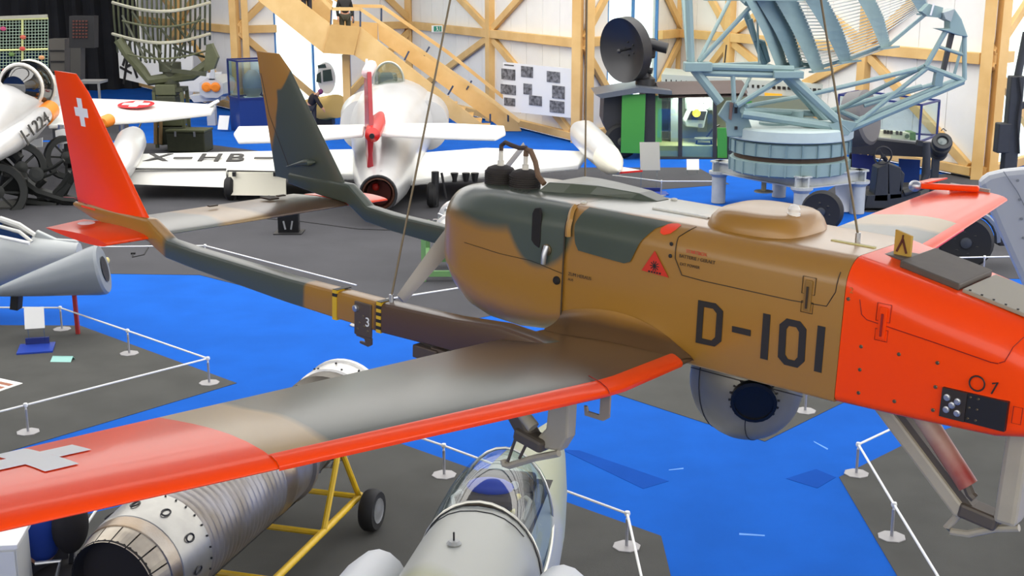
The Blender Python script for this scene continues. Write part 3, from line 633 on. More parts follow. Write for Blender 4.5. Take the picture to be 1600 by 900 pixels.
# landing skids
GRYP = mat('skid_grey', (176, 168, 148), .45, noise=.1, nscale=10); GRYD = mat('skid_dark', (92, 84, 74), .5, .2); REDC = mat('red_damper', (150, 50, 42), .45, col2=(190, 170, 150), nscale=3)
ng = MB(); ng.bar((1.0, -.02, -.02), (1.35, -.02, -.345), .07, .05); ng = ng.build('nose_skid_leg', GRYP, DR, bevel=.01)
MB().bar((1.045, -.02, -.02), (1.38, -.02, -.33), .05, .03).build('inner_rail', GRYD, ng)
MB().tube([(1.14, -.05, .0), (1.36, -.05, -.245)], .032, 14).build('damper', REDC, ng, smooth=True)
MB().tube([(1.35, -.05, -.235), (1.37, -.05, -.27), (1.385, -.05, -.28)], .016, 8).build('damper_rod', GRYD, ng)
m_ = MB(); m_.bar((1.34, -.02, -.33), (1.46, -.02, -.345), .08, .05); m_.build('skid_joint', GRYD, ng, bevel=.01)
MB().tube([(1.345, -.02, -.34), (1.318, -.02, -.385), (1.30, -.02, -.415), (1.315, -.02, -.425), (1.37, -.02, -.415), (1.45, -.02, -.37), (1.52, -.02, -.345)], .012, 8).build('skid_shoe', GRYP, ng, smooth=True)
MB().bar((1.49, -.02, .0), (1.485, -.02, -.335), .07, .09).build('rear_strut', GRYP, ng, bevel=.015)
mg = MB(); mg.prism([(.2, -.7, -.03), (.28, -.7, -.03), (.28, -.7, -.21), (.25, -.7, -.265), (.17, -.7, -.275), (.155, -.7, -.24), (.19, -.7, -.2)], (0, .05, 0)); mg = mg.build('main_skid_leg', GRYP, DR, bevel=.008)
MB().bar((-.06, -.68, -.06), (.12, -.68, -.265), .06, .06).build('trailing_arm', GRYD, mg, bevel=.012)
MB().bar((.07, -.69, -.245), (.19, -.69, -.265), .07, .045).build('skid_joint', GRYD, mg, bevel=.012)
m_ = MB(); m_.tube([(.04, -.7, -.1), (.1, -.7, -.18), (.14, -.7, -.21)], .022, 10); m_.build('damper', GRYP, mg, smooth=True)
MB().tube([(.25, -.7, -.27), (.15, -.7, -.315), (.04, -.7, -.375), (.02, -.7, -.375), (.015, -.7, -.36)], .012, 8).build('skid_shoe', GRYP, mg, smooth=True)
for x in (.035, .085): MB().tube([(x, -.7, -.36 + (x - .035) * .5), (x + .03, -.7, -.27)], .006, 6).build('shoe_link', GRYD, mg)
# nose top plates and sign
m_ = MB()
def nt(X): return .445 - (X - .985) * .203
MB().prism([(X, Y, nt(X) + .002) for X, Y in ((1.1, -.15), (1.29, -.15), (1.29, .12), (1.1, .12))], (0, 0, .022)).build('dark_cover', mat('dark_cover_plate', (84, 76, 66), .6, noise=.15, nscale=15), nz, bevel=.004)
gp_ = MB().prism([(X, Y, nt(X) + .002) for X, Y in ((1.3, -.15), (1.56, -.15), (1.56, .12), (1.3, .12))], (0, 0, .012)).build('grey_cover', mat('grey_cover_plate', (150, 142, 122), .5), nz, bevel=.003)
for i in range(7): MB().lathe([(.004, 0), (.004, .003)], (1.32 + i * .036, -.14, nt(1.32 + i * .036) + .014), (0, 0, 1), 6).build('screw', INK, gp_)
MB().bb(.985, 1.5, .15, .17, .0, .0).build('x', INK) if False else None
sg = MB().prism([(1.035, -.05, .438), (1.09, -.055, .427), (1.088, -.055, .505), (1.033, -.05, .517)], (.004, .006, 0)).build('sign_plate', mat('sign_yellow', (186, 150, 62), .5), nz)
sg['label'] = 'small yellow plate with a dark forked symbol'
m_ = MB(); m_.bar((1.062, -.056, .505), (1.062, -.056, .485), .003, .008); m_.bar((1.062, -.056, .492), (1.046, -.055, .45), .003, .006); m_.bar((1.062, -.056, .492), (1.079, -.057, .448), .003, .006); m_.build('forked_symbol', WRED if False else mat('symbol_brown', (80, 32, 20), .6), sg)
MB().box((1.055, -.03, .432), (.09, .1, .015)).build('sign_foot', mat('skid_dark', (92, 84, 74)), nz, bevel=.006)
# suspension cables
def dw(x, y, z): return RM[DR.name] @ Vector((x, y, z))
WIRE = mat('steel_wire', (112, 98, 72), .5, .3)
for nm, P, px in (('steel suspension cable fixed to the near tail boom', dw(-.64, -.594, .045), (705, 0)), ('steel suspension cable fixed to the far tail boom', dw(-.64, .594, .045), (917, 0)), ('steel suspension cable fixed to the deck behind the orange nose', dw(.89, .0, .446), (1281, 0))):
    q = A(px[0], px[1], P.y + .25); e = P + (q - P) * ((11 - P.z) / (q.z - P.z))
    cb = thing('suspension_cable', nm, 'cable', P); MB().tube([Vector((0, 0, .02)), e - P], .004, 6).build('wire', WIRE, cb)
    MB().tube([(0, 0, -.01), (0, 0, .03)], .009, 8).build('end_fitting', STEEL, cb)
# ---------------- rail posts and rails ----------------
pb = bpy.data.meshes
def rail_post(p, label):
    r = thing('rail_post', label, 'rail post', p, random.uniform(0, .4), 'rail posts of the low barriers')
    MB().lathe([(.14, .006), (.14, .014), (.13, .018), (.02, .02)], (0, 0, 0), (0, 0, 1), 8).build('base_plate', mat('brushed_plate', (158, 156, 156), .5, .2), r)
    MB().tube([(0, 0, .015), (0, 0, .3), ], .016, 10).build('post', mat('grey_tube', (168, 168, 172), .4, .4), r, smooth=True)
    MB().lathe([(.011, .3), (.011, .325), (.024, .335), (.03, .355), (.024, .378), (.003, .386)], (0, 0, 0), (0, 0, 1), 12).build('ball_cap', WHITE, r, smooth=True)
    return p
def rail(a, b, label):
    a, b = Vector(a), Vector(b); d = (b - a).normalized() * .035
    o = thing('barrier_rail', label, 'rail', (a + b) / 2 * Vector((1, 1, 0)) + Vector((0, 0, .355)), 0, 'white rods of the low barriers')
    p, q = a + d + Vector((0, 0, .355)), b - d + Vector((0, 0, .355))
    MB().tube([p, q], .013, 8).build('rod', WHITE, o, world=True, smooth=True)
    m_ = MB(); m_.tube([p - d * .3, p + d], .009, 6); m_.tube([q + d * .3, q - d], .009, 6); m_.build('end_fitting', STEEL, o, world=True)
RP = {}
for k, u, v, lb in (('a', 97, 515, 'steel rail post behind the red prop, at the far corner of the left grey zone'), ('b', 202, 553, 'steel rail post in the middle of the left grey zone\'s slanting edge'), ('c', 327, 599, 'steel rail post at the right tip of the left grey carpet zone'), ('d', 44, 676, 'steel rail post at the left frame edge above the orange wing tip'),
                    ('e', 694, 743, 'steel rail post left of the glass cockpit canopy'), ('f', 979, 855, 'steel rail post at the corner right of the grey jet'), ('g', 1338, 741, 'steel rail post at the corner of the right grey carpet'), ('h', 1393, 840, 'steel rail post at the lower right, nearest to the skid'), ('i', 1258, 643, 'steel rail post half hidden below the drone belly'), ('j', 1033, 305, 'thin rail post beside the info stand in front of the green trailer'), ('k', 1536, 431, 'rail post beside the truck wheel at the right'), ('l', 322, 412, 'rail post hidden behind the near tail boom')):
    RP[k] = rail_post(G(u, v), lb)
for u, v, lb in ((560, 508, 'rail post hidden under the near boom beside the wing'), (760, 475, 'rail post hidden behind the engine cowling'), (215, 752, 'rail post hidden under the orange wing tip'), (120, 905, 'rail post hidden behind the engine nozzle')): rail_post(G(u, v), lb)
off = {'x0': G(-90, 514), 'x1': G(-140, 725), 'x2': G(540, 688), 'x3': G(1005, 980), 'x4': G(1490, 1010), 'x5': G(1480, 670), 'x6': G(1130, 605), 'x7': G(955, 295), 'x8': G(1115, 305), 'x9': G(1440, 433), 'y0': G(1680, 428), 'y1': G(150, 414), 'y2': G(560, 478), 'y3': G(760, 475), 'y4': G(560, 508), 'y5': G(215, 752), 'y6': G(120, 905)}
for a, b, lb in (('x0', 'a', 'white rod running left from the post behind the red prop'), ('a', 'b', 'white rod from the red prop corner to the next post'), ('b', 'c', 'white rod ending at the right tip of the left zone'), ('c', 'd', 'long white rod along the front of the left grey zone'), ('d', 'x1', 'white rod running off the left frame edge'), ('x2', 'e', 'white rod emerging from under the orange leading edge'), ('e', 'f', 'white rod passing behind the grey jet nose'), ('f', 'x3', 'white rod running to the bottom edge right of the grey jet'), ('g', 'h', 'white rod between the two posts at lower right'), ('h', 'x4', 'white rod running to the bottom frame edge at right'), ('g', 'x5', 'white rod running up behind the nose skid'), ('i', 'x6', 'white rod hidden behind the sensor turret'), ('x7', 'j', 'white rod in front of the trailer wheel'), ('j', 'x8', 'white rod in front of the trailer steps'), ('x9', 'k', 'white rod before the truck wheel'), ('k', 'y0', 'white rod at the right frame edge below the orange wing'), ('y1', 'l', 'white rod left of the near tail boom kink'), ('l', 'y2', 'white rod running along above the near tail boom'), ('y4', 'y3', 'white rod seen between propeller and cowling'), ('y5', 'y6', 'white rod between chair and jet engine')):
    rail(RP.get(a) or off[a], RP.get(b) or off[b], lb)
# ---------------- jet engine on a yellow trolley ----------------
a, b = G(178, 912, 1.0), G(528, 636, 1.0); ax = (b - a).normalized(); L = (b - a).length
EN = thing('jet_engine', 'long bare metal jet engine lying on a yellow trolley', 'jet engine', (a + b) / 2 * Vector((1, 1, 0)), 0)
HEAT = mat('heat_stained_steel', (158, 150, 140), .3, .75, col2=(140, 120, 96), nscale=2.2, bump=.05); HEAT2 = mat('bright_steel_band', (172, 170, 164), .38, .7, noise=.15, nscale=6); HEAT3 = mat('bluish_steel', (146, 144, 148), .42, .65, col2=(128, 120, 110), nscale=3)
def lw(prof, m, name, par=EN, n=40, sm=30): return MB().lathe(prof, a, ax, n).build(name, m, par, world=True, smooth=sm)
lw([(.30, .5), (.335, .05), (.345, -.02), (.355, -.02), (.37, .1)], mat('dark_nozzle', (26, 22, 20), .9), 'nozzle_duct')
for k in range(16):
    t0, t1 = 2 * PI * (k + .04) / 16, 2 * PI * (k + .96) / 16; x_ = ax.orthogonal().normalized(); y_ = ax.cross(x_); rows = []
    for h, r in ((-.03, .35), (.12, .385), (.2, .4)):
        rows.append([a + ax * h + (x_ * math.cos(t0 + (t1 - t0) * q / 4) + y_ * math.sin(t0 + (t1 - t0) * q / 4)) * r for q in range(5)])
    MB().sheet(rows).build('nozzle_petal', mat('petal_steel', (176, 166, 150), .35, .7, noise=.2, nscale=8), EN, world=True, fix=False)
lw([(.38, .16), (.405, .17), (.42, .3)], HEAT, 'rear_ring'); bd = lw([(.41, .28), (.425, .3), (.455, .62), (.452, .68)], HEAT2, 'rear_band')
x_ = ax.orthogonal().normalized()
if x_.z < 0: x_ = -x_
y_ = ax.cross(x_)
for k in range(10):
    t = -1.6 + k * .62; d = x_ * math.cos(t) + y_ * math.sin(t); t_ = ax.cross(d); c_ = a + ax * .47 + d * .443
    MB().tube([c_ + (ax * .05 * math.cos(q * PI / 6) + t_ * .03 * math.sin(q * PI / 6)) + d * .004 for q in range(12)], .007, 5, closed=True).build('lug_slot', mat('dark_metal', (42, 42, 44)), bd, world=True)
for k in range(30):
    t = 2 * PI * k / 30; d = x_ * math.cos(t) + y_ * math.sin(t); c_ = a + ax * .655 + d * .452; MB().lathe([(.009, 0), (.009, .012)], c_, d, 6).build('bolt', mat('dark_metal', (42, 42, 44)), bd, world=True)
pr = []
for i in range(18): h = .68 + i * .075; pr += [(.444, h), (.448, h + .01), (.45, h + .04), (.449, h + .062), (.444, h + .07)]
lw(pr + [(.448, 2.04)], HEAT3, 'corrugated_jacket')
lw([(.448, 2.04), (.45, 2.2), (.455, 2.21), (.455, 2.26), (.448, 2.27)], HEAT, 'afterburner_casing')
lw([(.448, 2.27), (.44, 2.6), (.47, 2.62), (.47, 2.68), (.42, 2.7), (.37, 3.2), (.39, 3.21), (.39, 3.26)], HEAT3, 'turbine_casing')
lw([(.36, 3.26), (.34, 3.6), (.42, 3.75), (.46, 3.8), (.46, 3.86), (.45, 3.87), (.45, 4.0)], mat('dark_accessory_casing', (96, 90, 80), .4, .6, noise=.3, nscale=9), 'compressor_casing')
fr = lw([(.45, 4.0), (.47, 4.02), (.47, 4.1), (.455, 4.12), (.455, 4.3), (.48, 4.31), (.48, 4.36), (.45, 4.4), (.38, 4.42), (.33, 4.6)], mat('pale_alloy', (226, 224, 218), .35, .4, noise=.1, nscale=14), 'intake_casing')
for k in range(22):
    t = 2 * PI * k / 22; d = x_ * math.cos(t) + y_ * math.sin(t); c_ = a + ax * (4.22 if k % 2 else 4.06) + d * .46; MB().lathe([(.012, 0), (.012, .02)], c_, d, 6).build('bolt', mat('dark_metal', (42, 42, 44)), fr, world=True)
for k in range(6):
    t0 = -1.2 + k * .5; P = []
    for q in range(8):
        t = t0 + .12 * q; d = x_ * math.cos(t) + y_ * math.sin(t); P.append(a + ax * (2.9 + .12 * k + .05 * math.sin(q * 1.7)) + d * (.44 + .03 * math.sin(q * 2.1 + k)))
    MB().tube(P, .014, 6).build('pipe', STEEL, EN, world=True, smooth=True)
for k in range(9):
    t = -1.3 + .33 * k; d = x_ * math.cos(t) + y_ * math.sin(t); MB().box(a + ax * (3.35 + .1 * (k % 3)) + d * .4, (.14, .1, .12), (t, .3, k)).build('accessory', mat('dark_accessory_casing', (96, 90, 80)), EN, world=True, bevel=.01)
d = (x_ * math.cos(-.55) + y_ * math.sin(-.55)); MB().box(a + ax * 2.0 + d * .452, (.2, .2, .02), Matrix((ax, d.cross(ax), d)).transposed()).build('access_plate', mat('plate_dark', (120, 104, 80), .4, .6), EN, world=True)
for s_ in (-1, 1): MB().tube([a + ax * .7 + (Vector((0, 0, -.7)) if 0 else Vector((0, 0, 0))) + x_ * -.1 + y_ * .455 * s_, a + ax * 2.6 + x_ * -.1 + y_ * .452 * s_], .006, 5).build('lengthwise_seam', mat('dark_metal', (42, 42, 44)), EN, world=True)
YEL = mat('yellow_paint', (232, 190, 40), .4, noise=.1, nscale=12)
TR = thing('engine_trolley', 'yellow tubular trolley carrying the jet engine', 'trolley', (a + b) / 2 * Vector((1, 1, 0)))
sd = Vector((ax.y, -ax.x, 0)).normalized(); az = Vector((0, 0, -1))
g0 = a * Vector((1, 1, 0))
def tp(l, s_, z): return g0 + Vector((ax.x, ax.y, 0)) * l + sd * s_ + Vector((0, 0, z))
for s_ in (-.5, .5):
    MB().tube([tp(.3, s_, .32), tp(3.55, s_, .32)], .035, 10).build('long_rail', YEL, TR, world=True, smooth=True)
    for l in (3.0,):
        MB().tube([tp(l - .35, s_, .33), tp(l + .05, s_, .98)], .03, 8).build('support_strut', YEL, TR, world=True, smooth=True)
        MB().tube([tp(l + .5, s_, .33), tp(l + .1, s_, .98)], .03, 8).build('support_strut', YEL, TR, world=True, smooth=True)
for l in (.5, 1.6, 2.6, 3.5): MB().tube([tp(l, -.5, .32), tp(l, .5, .32)], .03, 8).build('cross_tube', YEL, TR, world=True, smooth=True)
for l in (.6, 3.45):
    for s_ in (-.66, .66):
        wh = MB(); wh.lathe([(.1, -.07), (.19, -.075), (.21, -.05), (.215, 0), (.21, .05), (.19, .075), (.1, .07)], tp(l, s_, .215), sd, 24)
        wh = wh.build('wheel', BLACK, TR, world=True, smooth=50); MB().lathe([(.02, -.085), (.05, -.075), (.11, -.072), (.128, -.078), (.128, .078), (.11, .072), (.05, .075), (.02, .085)], tp(l, s_, .215), sd, 16).build('rim', STEEL, wh if False else TR, world=True, smooth=30)
# ---------------- grey jet with glass canopy (bottom centre) ----------------
n0 = G(864, 648, 1.75); s0 = G(697, 880, 2.25); dJ = (n0 - s0); hd = math.atan2(dJ.y, dJ.x); Lj = dJ.to_2d().length
JT = thing('fighter_jet', 'light grey fighter jet with open-glass bubble canopy, nose away, bottom centre', 'jet', s0 * Vector((1, 1, 0)), hd)
JG = camo('jet_grey_green_camouflage', (166, 168, 160), [((-.62, .2, 2.2), (.62, .4, .5), (150, 152, 120), .12), ((2.9, -.1, 1.5), (1.3, .5, .6), (160, 164, 134), .06)], .42, .04, 3, .1)
js = [(-2.6, .5, 1.05, 2.28), (-1.6, .47, 1.05, 2.28), (-.6, .44, 1.05, 2.27), (0, .42, 1.05, 2.24), (.6, .41, 1.05, 2.23), (.9, .405, 1.05, 2.21), (1.02, .41, 1.08, 1.97), (1.2, .42, 1.1, 1.95), (1.6, .41, 1.15, 1.92), (2.1, .38, 1.2, 1.95), (2.6, .32, 1.3, 1.92), (3.2, .22, 1.45, 1.84), (3.7, .1, 1.6, 1.74), (4.0, .02, 1.67, 1.69)]
def jring(X, w_, z0, z1, n=32):
    return [Vector((X, w_ * math.copysign(abs(math.cos(t)) ** .85, math.cos(t)), (z0 + z1) / 2 + (z1 - z0) / 2 * math.copysign(abs(math.sin(t)) ** .85, math.sin(t)))) for t in [2 * PI * k / n for k in range(n)]]
fu = MB().loft([jring(*q) for q in js]).build('fuselage', JG, JT, smooth=50)
cp = []
for i in range(11):
    q = i / 10; X = .9 + 1.25 * q; h = 2.2 - .14 * q + .2 * math.sin(PI * min(1, .04 + q * .96)) ** .8 - (.12 if i == 10 else 0); wd = .385 * (1 - .35 * q ** 2)
    cp.append([Vector((X, wd * 1.05 * math.cos(t), 1.74 + (h - 1.74) * math.sin(t))) for t in [PI * k / 16 for k in range(17)]])
CG = glassmat('canopy_glass', (225, 235, 240), .13)
cn = MB().sheet(cp).build('canopy', CG, JT, smooth=True, fix=False); cn['label'] = 'clear bubble canopy with metal bows'
CF = mat('canopy_frame', (200, 198, 188), .3, .6)
for i in (0, 7, 10): MB().tube([q * 1 for q in cp[i]], .011, 8).build('canopy_bow', CF, cn, smooth=True)
for k in (0, 16): MB().tube([r_[k] for r_ in cp], .018, 8).build('canopy_sill', CF, cn, smooth=True)
ck = MB(); ck.loft([[Vector((X, y, z)) for y, z in ((-.3, 1.955), (.3, 1.955), (.3, 1.96), (-.3, 1.96))] for X in (1.02, 2.0)]); ck.build('cockpit_floor', mat('cockpit_dark', (58, 56, 52), .7), JT)
se = MB().box((1.22, 0, 2.03), (.16, .36, .3), (0, -.2, 0)).build('ejection_seat', mat('seat_brown', (110, 92, 72), .7), JT, bevel=.04)
MB().ell((1.24, 0, 2.2), (.08, .16, .06), 14, 8).build('headrest', mat('seat_blue', (60, 80, 190), .6), se, smooth=True)
MB().tube([(1.12, -.17, 2.08), (1.3, -.14, 2.1), (1.42, .05, 2.08), (1.3, .16, 2.1)], .018, 8).build('harness', mat('harness_yellow', (220, 200, 110), .7), se, smooth=True)
MB().box((1.38, .06, 2.06), (.14, .1, .03), (0, .2, .4)).build('seat_card', WHITE, se)
for k, (pts, r, c_) in enumerate((([(1.15, .22, 2.05), (1.3, .27, 2.08), (1.5, .26, 2.04)], .014, (200, 196, 180)), ([(1.1, -.24, 2.04), (1.28, -.26, 2.1), (1.45, -.2, 2.05)], .016, (150, 146, 130)), ([(1.5, 0, 1.97), (1.5, .01, 2.1)], .014, (40, 40, 40)), ([(1.3, -.1, 2.06), (1.42, -.16, 2.07)], .02, (226, 196, 70)), ([(1.16, .1, 2.1), (1.2, .18, 2.16), (1.3, .2, 2.1)], .012, (190, 186, 176)), ([(1.35, .12, 2.04), (1.44, .2, 2.06)], .024, (96, 84, 66)))):
    MB().tube(pts, r, 8).build('cockpit_fitting', mat('cockpit_fitting%d' % k, c_, .5), JT, smooth=True)
for k in range(5): MB().lathe([(.03, 0), (.03, .012)], (1.69, -.16 + .08 * k, 2.03), (-1, 0, .3), 12).build('instrument_dial', WHITE if k % 2 else DARK, JT)
MB().box((1.78, 0, 2.02), (.16, .42, .12)).build('instrument_panel', mat('cockpit_dark', (40, 40, 40), .7), JT, bevel=.03)
for s_ in (-1, 1):
    MB().tube([(1.05, s_ * .26, 2.0), (1.4, s_ * .28, 2.02), (1.75, s_ * .24, 2.0)], .03, 8).build('side_console', mat('console_grey', (120, 118, 108), .6), JT)
    it = []
    for X, r in ((.62, .30), (.45, .33), (-.2, .37), (-2.4, .4)): it.append([Vector((X, s_ * (.56 + .02) + r * math.cos(t) * .75, 1.62 + r * 1.25 * math.sin(t))) for t in [2 * PI * k / 20 for k in range(20)]])
    sk_ = MB().loft(it, False).build('air_intake', mat('intake_pale', (205, 208, 210), .4), JT, smooth=True)
    MB().lathe([(.16, -.25), (.12, 0), (.01, .35)], (.62, s_ * .58, 1.62), (1, 0, 0), 16).build('intake_cone', mat('cone_grey', (160, 162, 160), .4), sk_, smooth=True)
    MB().loft([[Vector((-.4, s_ * .7, 1.5)), Vector((-2.6, s_ * .7, 1.5)), Vector((-2.6, s_ * .7, 1.56)), Vector((-.4, s_ * .7, 1.56))], [Vector((-2.2, s_ * 2.4, 1.44)), Vector((-2.6, s_ * 2.4, 1.44)), Vector((-2.6, s_ * 2.4, 1.46)), Vector((-2.2, s_ * 2.4, 1.46))]]).build('delta_wing', mat('olive_paint', (96, 100, 72), .5), JT)
MB().tube([(.28, .02, 2.24), (.28, .02, 2.31)], .006, 6).build('vane', BLACK, JT)
MB().lathe([(.045, 0), (.03, .018)], (.28, .02, 2.24), (0, 0, 1), 12).build('vane_base', mat('cone_grey', (160, 162, 160)), JT)
MB().tube([Vector((.88, q.y * 1.008, q.z + .006)) for q in jring(.88, .406, 1.05, 2.212)[0:17]], .004, 5).build('panel_seam', DARK, JT)
MB().tube([Vector((.8, q.y * 1.003, q.z + .003)) for q in jring(.8, .407, 1.05, 2.217)[4:13]], .003, 5).build('panel_seam', DARK, JT)
MB().prism([(.5, -.424, 1.66), (.62, -.424, 1.66), (.55, -.424, 1.8)], (0, -.003, 0)).build('rescue_arrow', mat('pink_red', (205, 60, 90), .5), JT)
for x, y in ((1.6, -.6), (1.6, .6), (-1.8, 0)):
    MB().tube([(x - .4, y * .5, 1.2), (x - .4, y, .3)], .05, 10).build('gear_leg', mat('grey_tube', (168, 168, 172)), JT, smooth=True)
    MB().lathe([(.05, -.08), (.24, -.09), (.3, -.04), (.3, .04), (.24, .09), (.05, .08)], (x - .4, y, .3), (0, 1, 0), 20).build('wheel', BLACK, JT, smooth=40)
p = G(990, 975); cs = thing('info_card', 'white info card standing at the bottom edge beside the grey jet', 'sign', p, .5)
MB().box((-.1, 0, .3), (.34, .01, .26), (.5, 0, .3)).build('card', WHITE, cs); MB().tube([(-.1, 0, 0), (-.1, 0, .25)], .012, 8).build('stem', STEEL, cs); MB().lathe([(.1, 0), (.1, .01)], (-.1, 0, 0), (0, 0, 1), 16).build('foot', STEEL, cs)
p = G(846, 825); bx_ = thing('floor_lamp_case', 'small blue box on the carpet right of the grey jet nose', 'box', p, .4); MB().box((0, 0, .08), (.12, .1, .16)).build('case', mat('royal_blue', (24, 52, 160), .4), bx_, bevel=.01); MB().tube([(-.04, 0, .16), (-.04, 0, .19), (.04, 0, .19), (.04, 0, .16)], .006, 6).build('handle', DARK, bx_)
# ---------------- desk cabinet, chair and attendant (bottom left) ----------------
p = G(48, 815, 1.02); CB = thing('steel_cabinet', 'white steel cabinet at the lower left corner', 'cabinet', Vector((p.x, p.y, 0)), .12)
MB().bb(-1.0, -.02, -.42, -.02, .02, .98).build('body', mat('cabinet_white', (222, 224, 222), .5), CB, bevel=.006)
MB().bb(-1.02, 0, -.45, 0, .98, 1.02).build('top', mat('cabinet_top', (240, 240, 238), .4), CB, bevel=.006)
dr_ = MB().bb(-.5, -.03, -.44, -.42, .05, .96).build('door', mat('cabinet_white', (222, 224, 222)), CB, bevel=.004); MB().bb(-.1, -.08, -.46, -.44, .6, .68).build('handle', DARK, dr_)
MB().bb(-.99, -.52, -.44, -.42, .05, .96).build('door', mat('cabinet_white', (222, 224, 222)), CB, bevel=.004)
q = G(82, 905, .42); CHR = thing('office_chair', 'black office chair with oval backrest behind the white cabinet', 'chair', Vector((q.x + .02, q.y + .1, 0)), .25)
FAB = mat('black_fabric', (34, 32, 36), .9)
MB().ell((0, 0, .46), (.24, .24, .05), 20, 8).build('seat', FAB, CHR, smooth=True); MB().ell((.13, -.0, .86), (.13, .2, .25), 20, 12, Matrix.Rotation(-.5, 3, 'Z')).build('backrest', FAB, CHR, smooth=True)
MB().bar((.1, .0, .46), (.14, .0, .74), .04, .015).build('back_bracket', DARK, CHR); MB().tube([(0, 0, .1), (0, 0, .44)], .03, 10).build('gas_column', DARK, CHR)
for k in range(5):
    t = 2 * PI * k / 5; MB().bar((0, 0, .1), (.28 * math.cos(t), .28 * math.sin(t), .07), .04, .03).build('base_arm', DARK, CHR); MB().ell((.28 * math.cos(t), .28 * math.sin(t), .03), (.03, .03, .03), 10, 6).build('castor', BLACK, CHR, smooth=True)
for s_ in (-1, 1): MB().tube([(0, s_ * .24, .48), (.05, s_ * .26, .66), (-.15, s_ * .26, .66)], .018, 8).build('armrest', STEEL, CHR, smooth=True)
# people: one continuous body, clothes as children
SKIN = mat('skin', (214, 160, 130), .6)
def skinmesh(name, pts, edges, rad, m, par, root=0, sub=2):
    me = bpy.data.meshes.new(name); me.from_pydata(pts, edges, []); me.materials.append(m)
    o = bpy.data.objects.new(name, me); C.objects.link(o); o.parent = par
    md = o.modifiers.new('skin', 'SKIN'); md.use_smooth_shade = True
    sv = me.skin_vertices[0] if me.skin_vertices else None
    if sv is None:
        bm = bmesh.new(); bm.from_mesh(me); bm.verts.layers.skin.verify(); bm.to_mesh(me); bm.free(); sv = me.skin_vertices[0]
    for i, r in enumerate(rad): sv.data[i].radius = (r, r) if not isinstance(r, tuple) else r; sv.data[i].use_root = (i == root)
    o.modifiers.new('sub', 'SUBSURF').levels = sub; o.modifiers['sub'].render_levels = sub
    return o
def person(label, loc, rotz, J, jacket, trousers, hair, group=None):
    """J: joint positions (local): pelvis chest neck head; l/r shoulder elbow wrist finger; hip knee ankle toe"""
    P = thing('person', label, 'person', loc, rotz, group); V = lambda k: Vector(J[k])
    names = ['pelvis', 'waist', 'chest', 'neck', 'head', 'crown']; J['waist'] = V('pelvis').lerp(V('chest'), .5); J['crown'] = V('head') + (V('head') - V('neck')).normalized() * .11
    idx = {}; pts = []; rad = []; ed = []
    def ad(k, r, prev=None, p=None):
        idx[k] = len(pts); pts.append(tuple(p if p is not None else J[k])); rad.append(r)
        if prev: ed.append((idx[prev], idx[k]))
    ad('pelvis', .14); ad('waist', .125, 'pelvis'); ad('chest', .15, 'waist'); ad('neck', .055, 'chest'); ad('head', .085, 'neck'); ad('crown', .075, 'head')
    for s_ in 'lr':
        ad(s_ + 'sh', .065, 'chest'); ad(s_ + 'el', .045, s_ + 'sh'); ad(s_ + 'wr', .03, s_ + 'el'); h = V(s_ + 'wr') + (V(s_ + 'wr') - V(s_ + 'el')).normalized() * .08; ad(s_ + 'hd', .035, s_ + 'wr', h)
        d = (V(s_ + 'wr') - V(s_ + 'el')).normalized(); sd_ = d.cross(Vector((.3, .4, .87))).normalized()
        for f in range(4):
            b_ = h + sd_ * (.018 * (f - 1.5)); ad(s_ + 'f%d' % f, .009, s_ + 'hd', b_ + d * .045); ad(s_ + 'g%d' % f, .007, s_ + 'f%d' % f, b_ + d * (.075 + .01 * (f in (1, 2))) + Vector((0, 0, -.01)))
        ad(s_ + 'th', .01, s_ + 'hd', h - d * .02 + sd_ * .05); ad(s_ + 'ti', .008, s_ + 'th', h + d * .02 + sd_ * .065)
        ad(s_ + 'hp', .09, 'pelvis'); ad(s_ + 'kn', .06, s_ + 'hp'); ad(s_ + 'an', .04, s_ + 'kn'); ad(s_ + 'to', .04, s_ + 'an')
    b = skinmesh('body', pts, ed, rad, SKIN, P)
    jp = [J['pelvis'], J['waist'], J['chest'], Vector(J['chest']).lerp(V('neck'), .6)]; je = [(0, 1), (1, 2), (2, 3)]; jr = [.165, .155, .18, .09]
    for s_ in 'lr':
        o = len(jp); jp += [J[s_ + 'sh'], J[s_ + 'el'], J[s_ + 'wr']]; je += [(2, o), (o, o + 1), (o + 1, o + 2)]; jr += [.085, .065, .05]
    skinmesh('jacket', [tuple(q) for q in jp], je, jr, jacket, P)
    tp_ = [J['pelvis']]; te = []; tr = [.16]
    for s_ in 'lr':
        o = len(tp_); tp_ += [J[s_ + 'hp'], J[s_ + 'kn'], J[s_ + 'an']]; te += [(0, o), (o, o + 1), (o + 1, o + 2)]; tr += [.11, .08, .06]
    skinmesh('trousers', [tuple(q) for q in tp_], te, tr, trousers, P)
    for s_ in 'lr': skinmesh('shoe', [tuple(V(s_ + 'an')), tuple(V(s_ + 'to'))], [(0, 1)], [.05, .045], BLACK, P)
    hd_ = V('head'); f_ = Vector(J.get('face', (0, -1, 0))).normalized(); up_ = (V('crown') - hd_).normalized(); sd_ = f_.cross(up_).normalized(); cc = hd_ + up_ * .03
    MB().ell(cc + up_ * .035 - f_ * .02, (.092, .095, .095), 14, 10).build('hair', hair, P, smooth=True)
    MB().tube([cc + f_ * .07 + up_ * .01, cc + f_ * .115 - up_ * .02], [.01, .014], 6).build('nose', SKIN, P, smooth=True)
    for k in (-1, 1):
        MB().ell(cc + f_ * .082 + sd_ * .032 * k + up_ * .015, (.011, .011, .008), 8, 6).build('eye', INK, P); MB().ell(cc + sd_ * .09 * k, (.016, .02, .028), 8, 6).build('ear', SKIN, P)
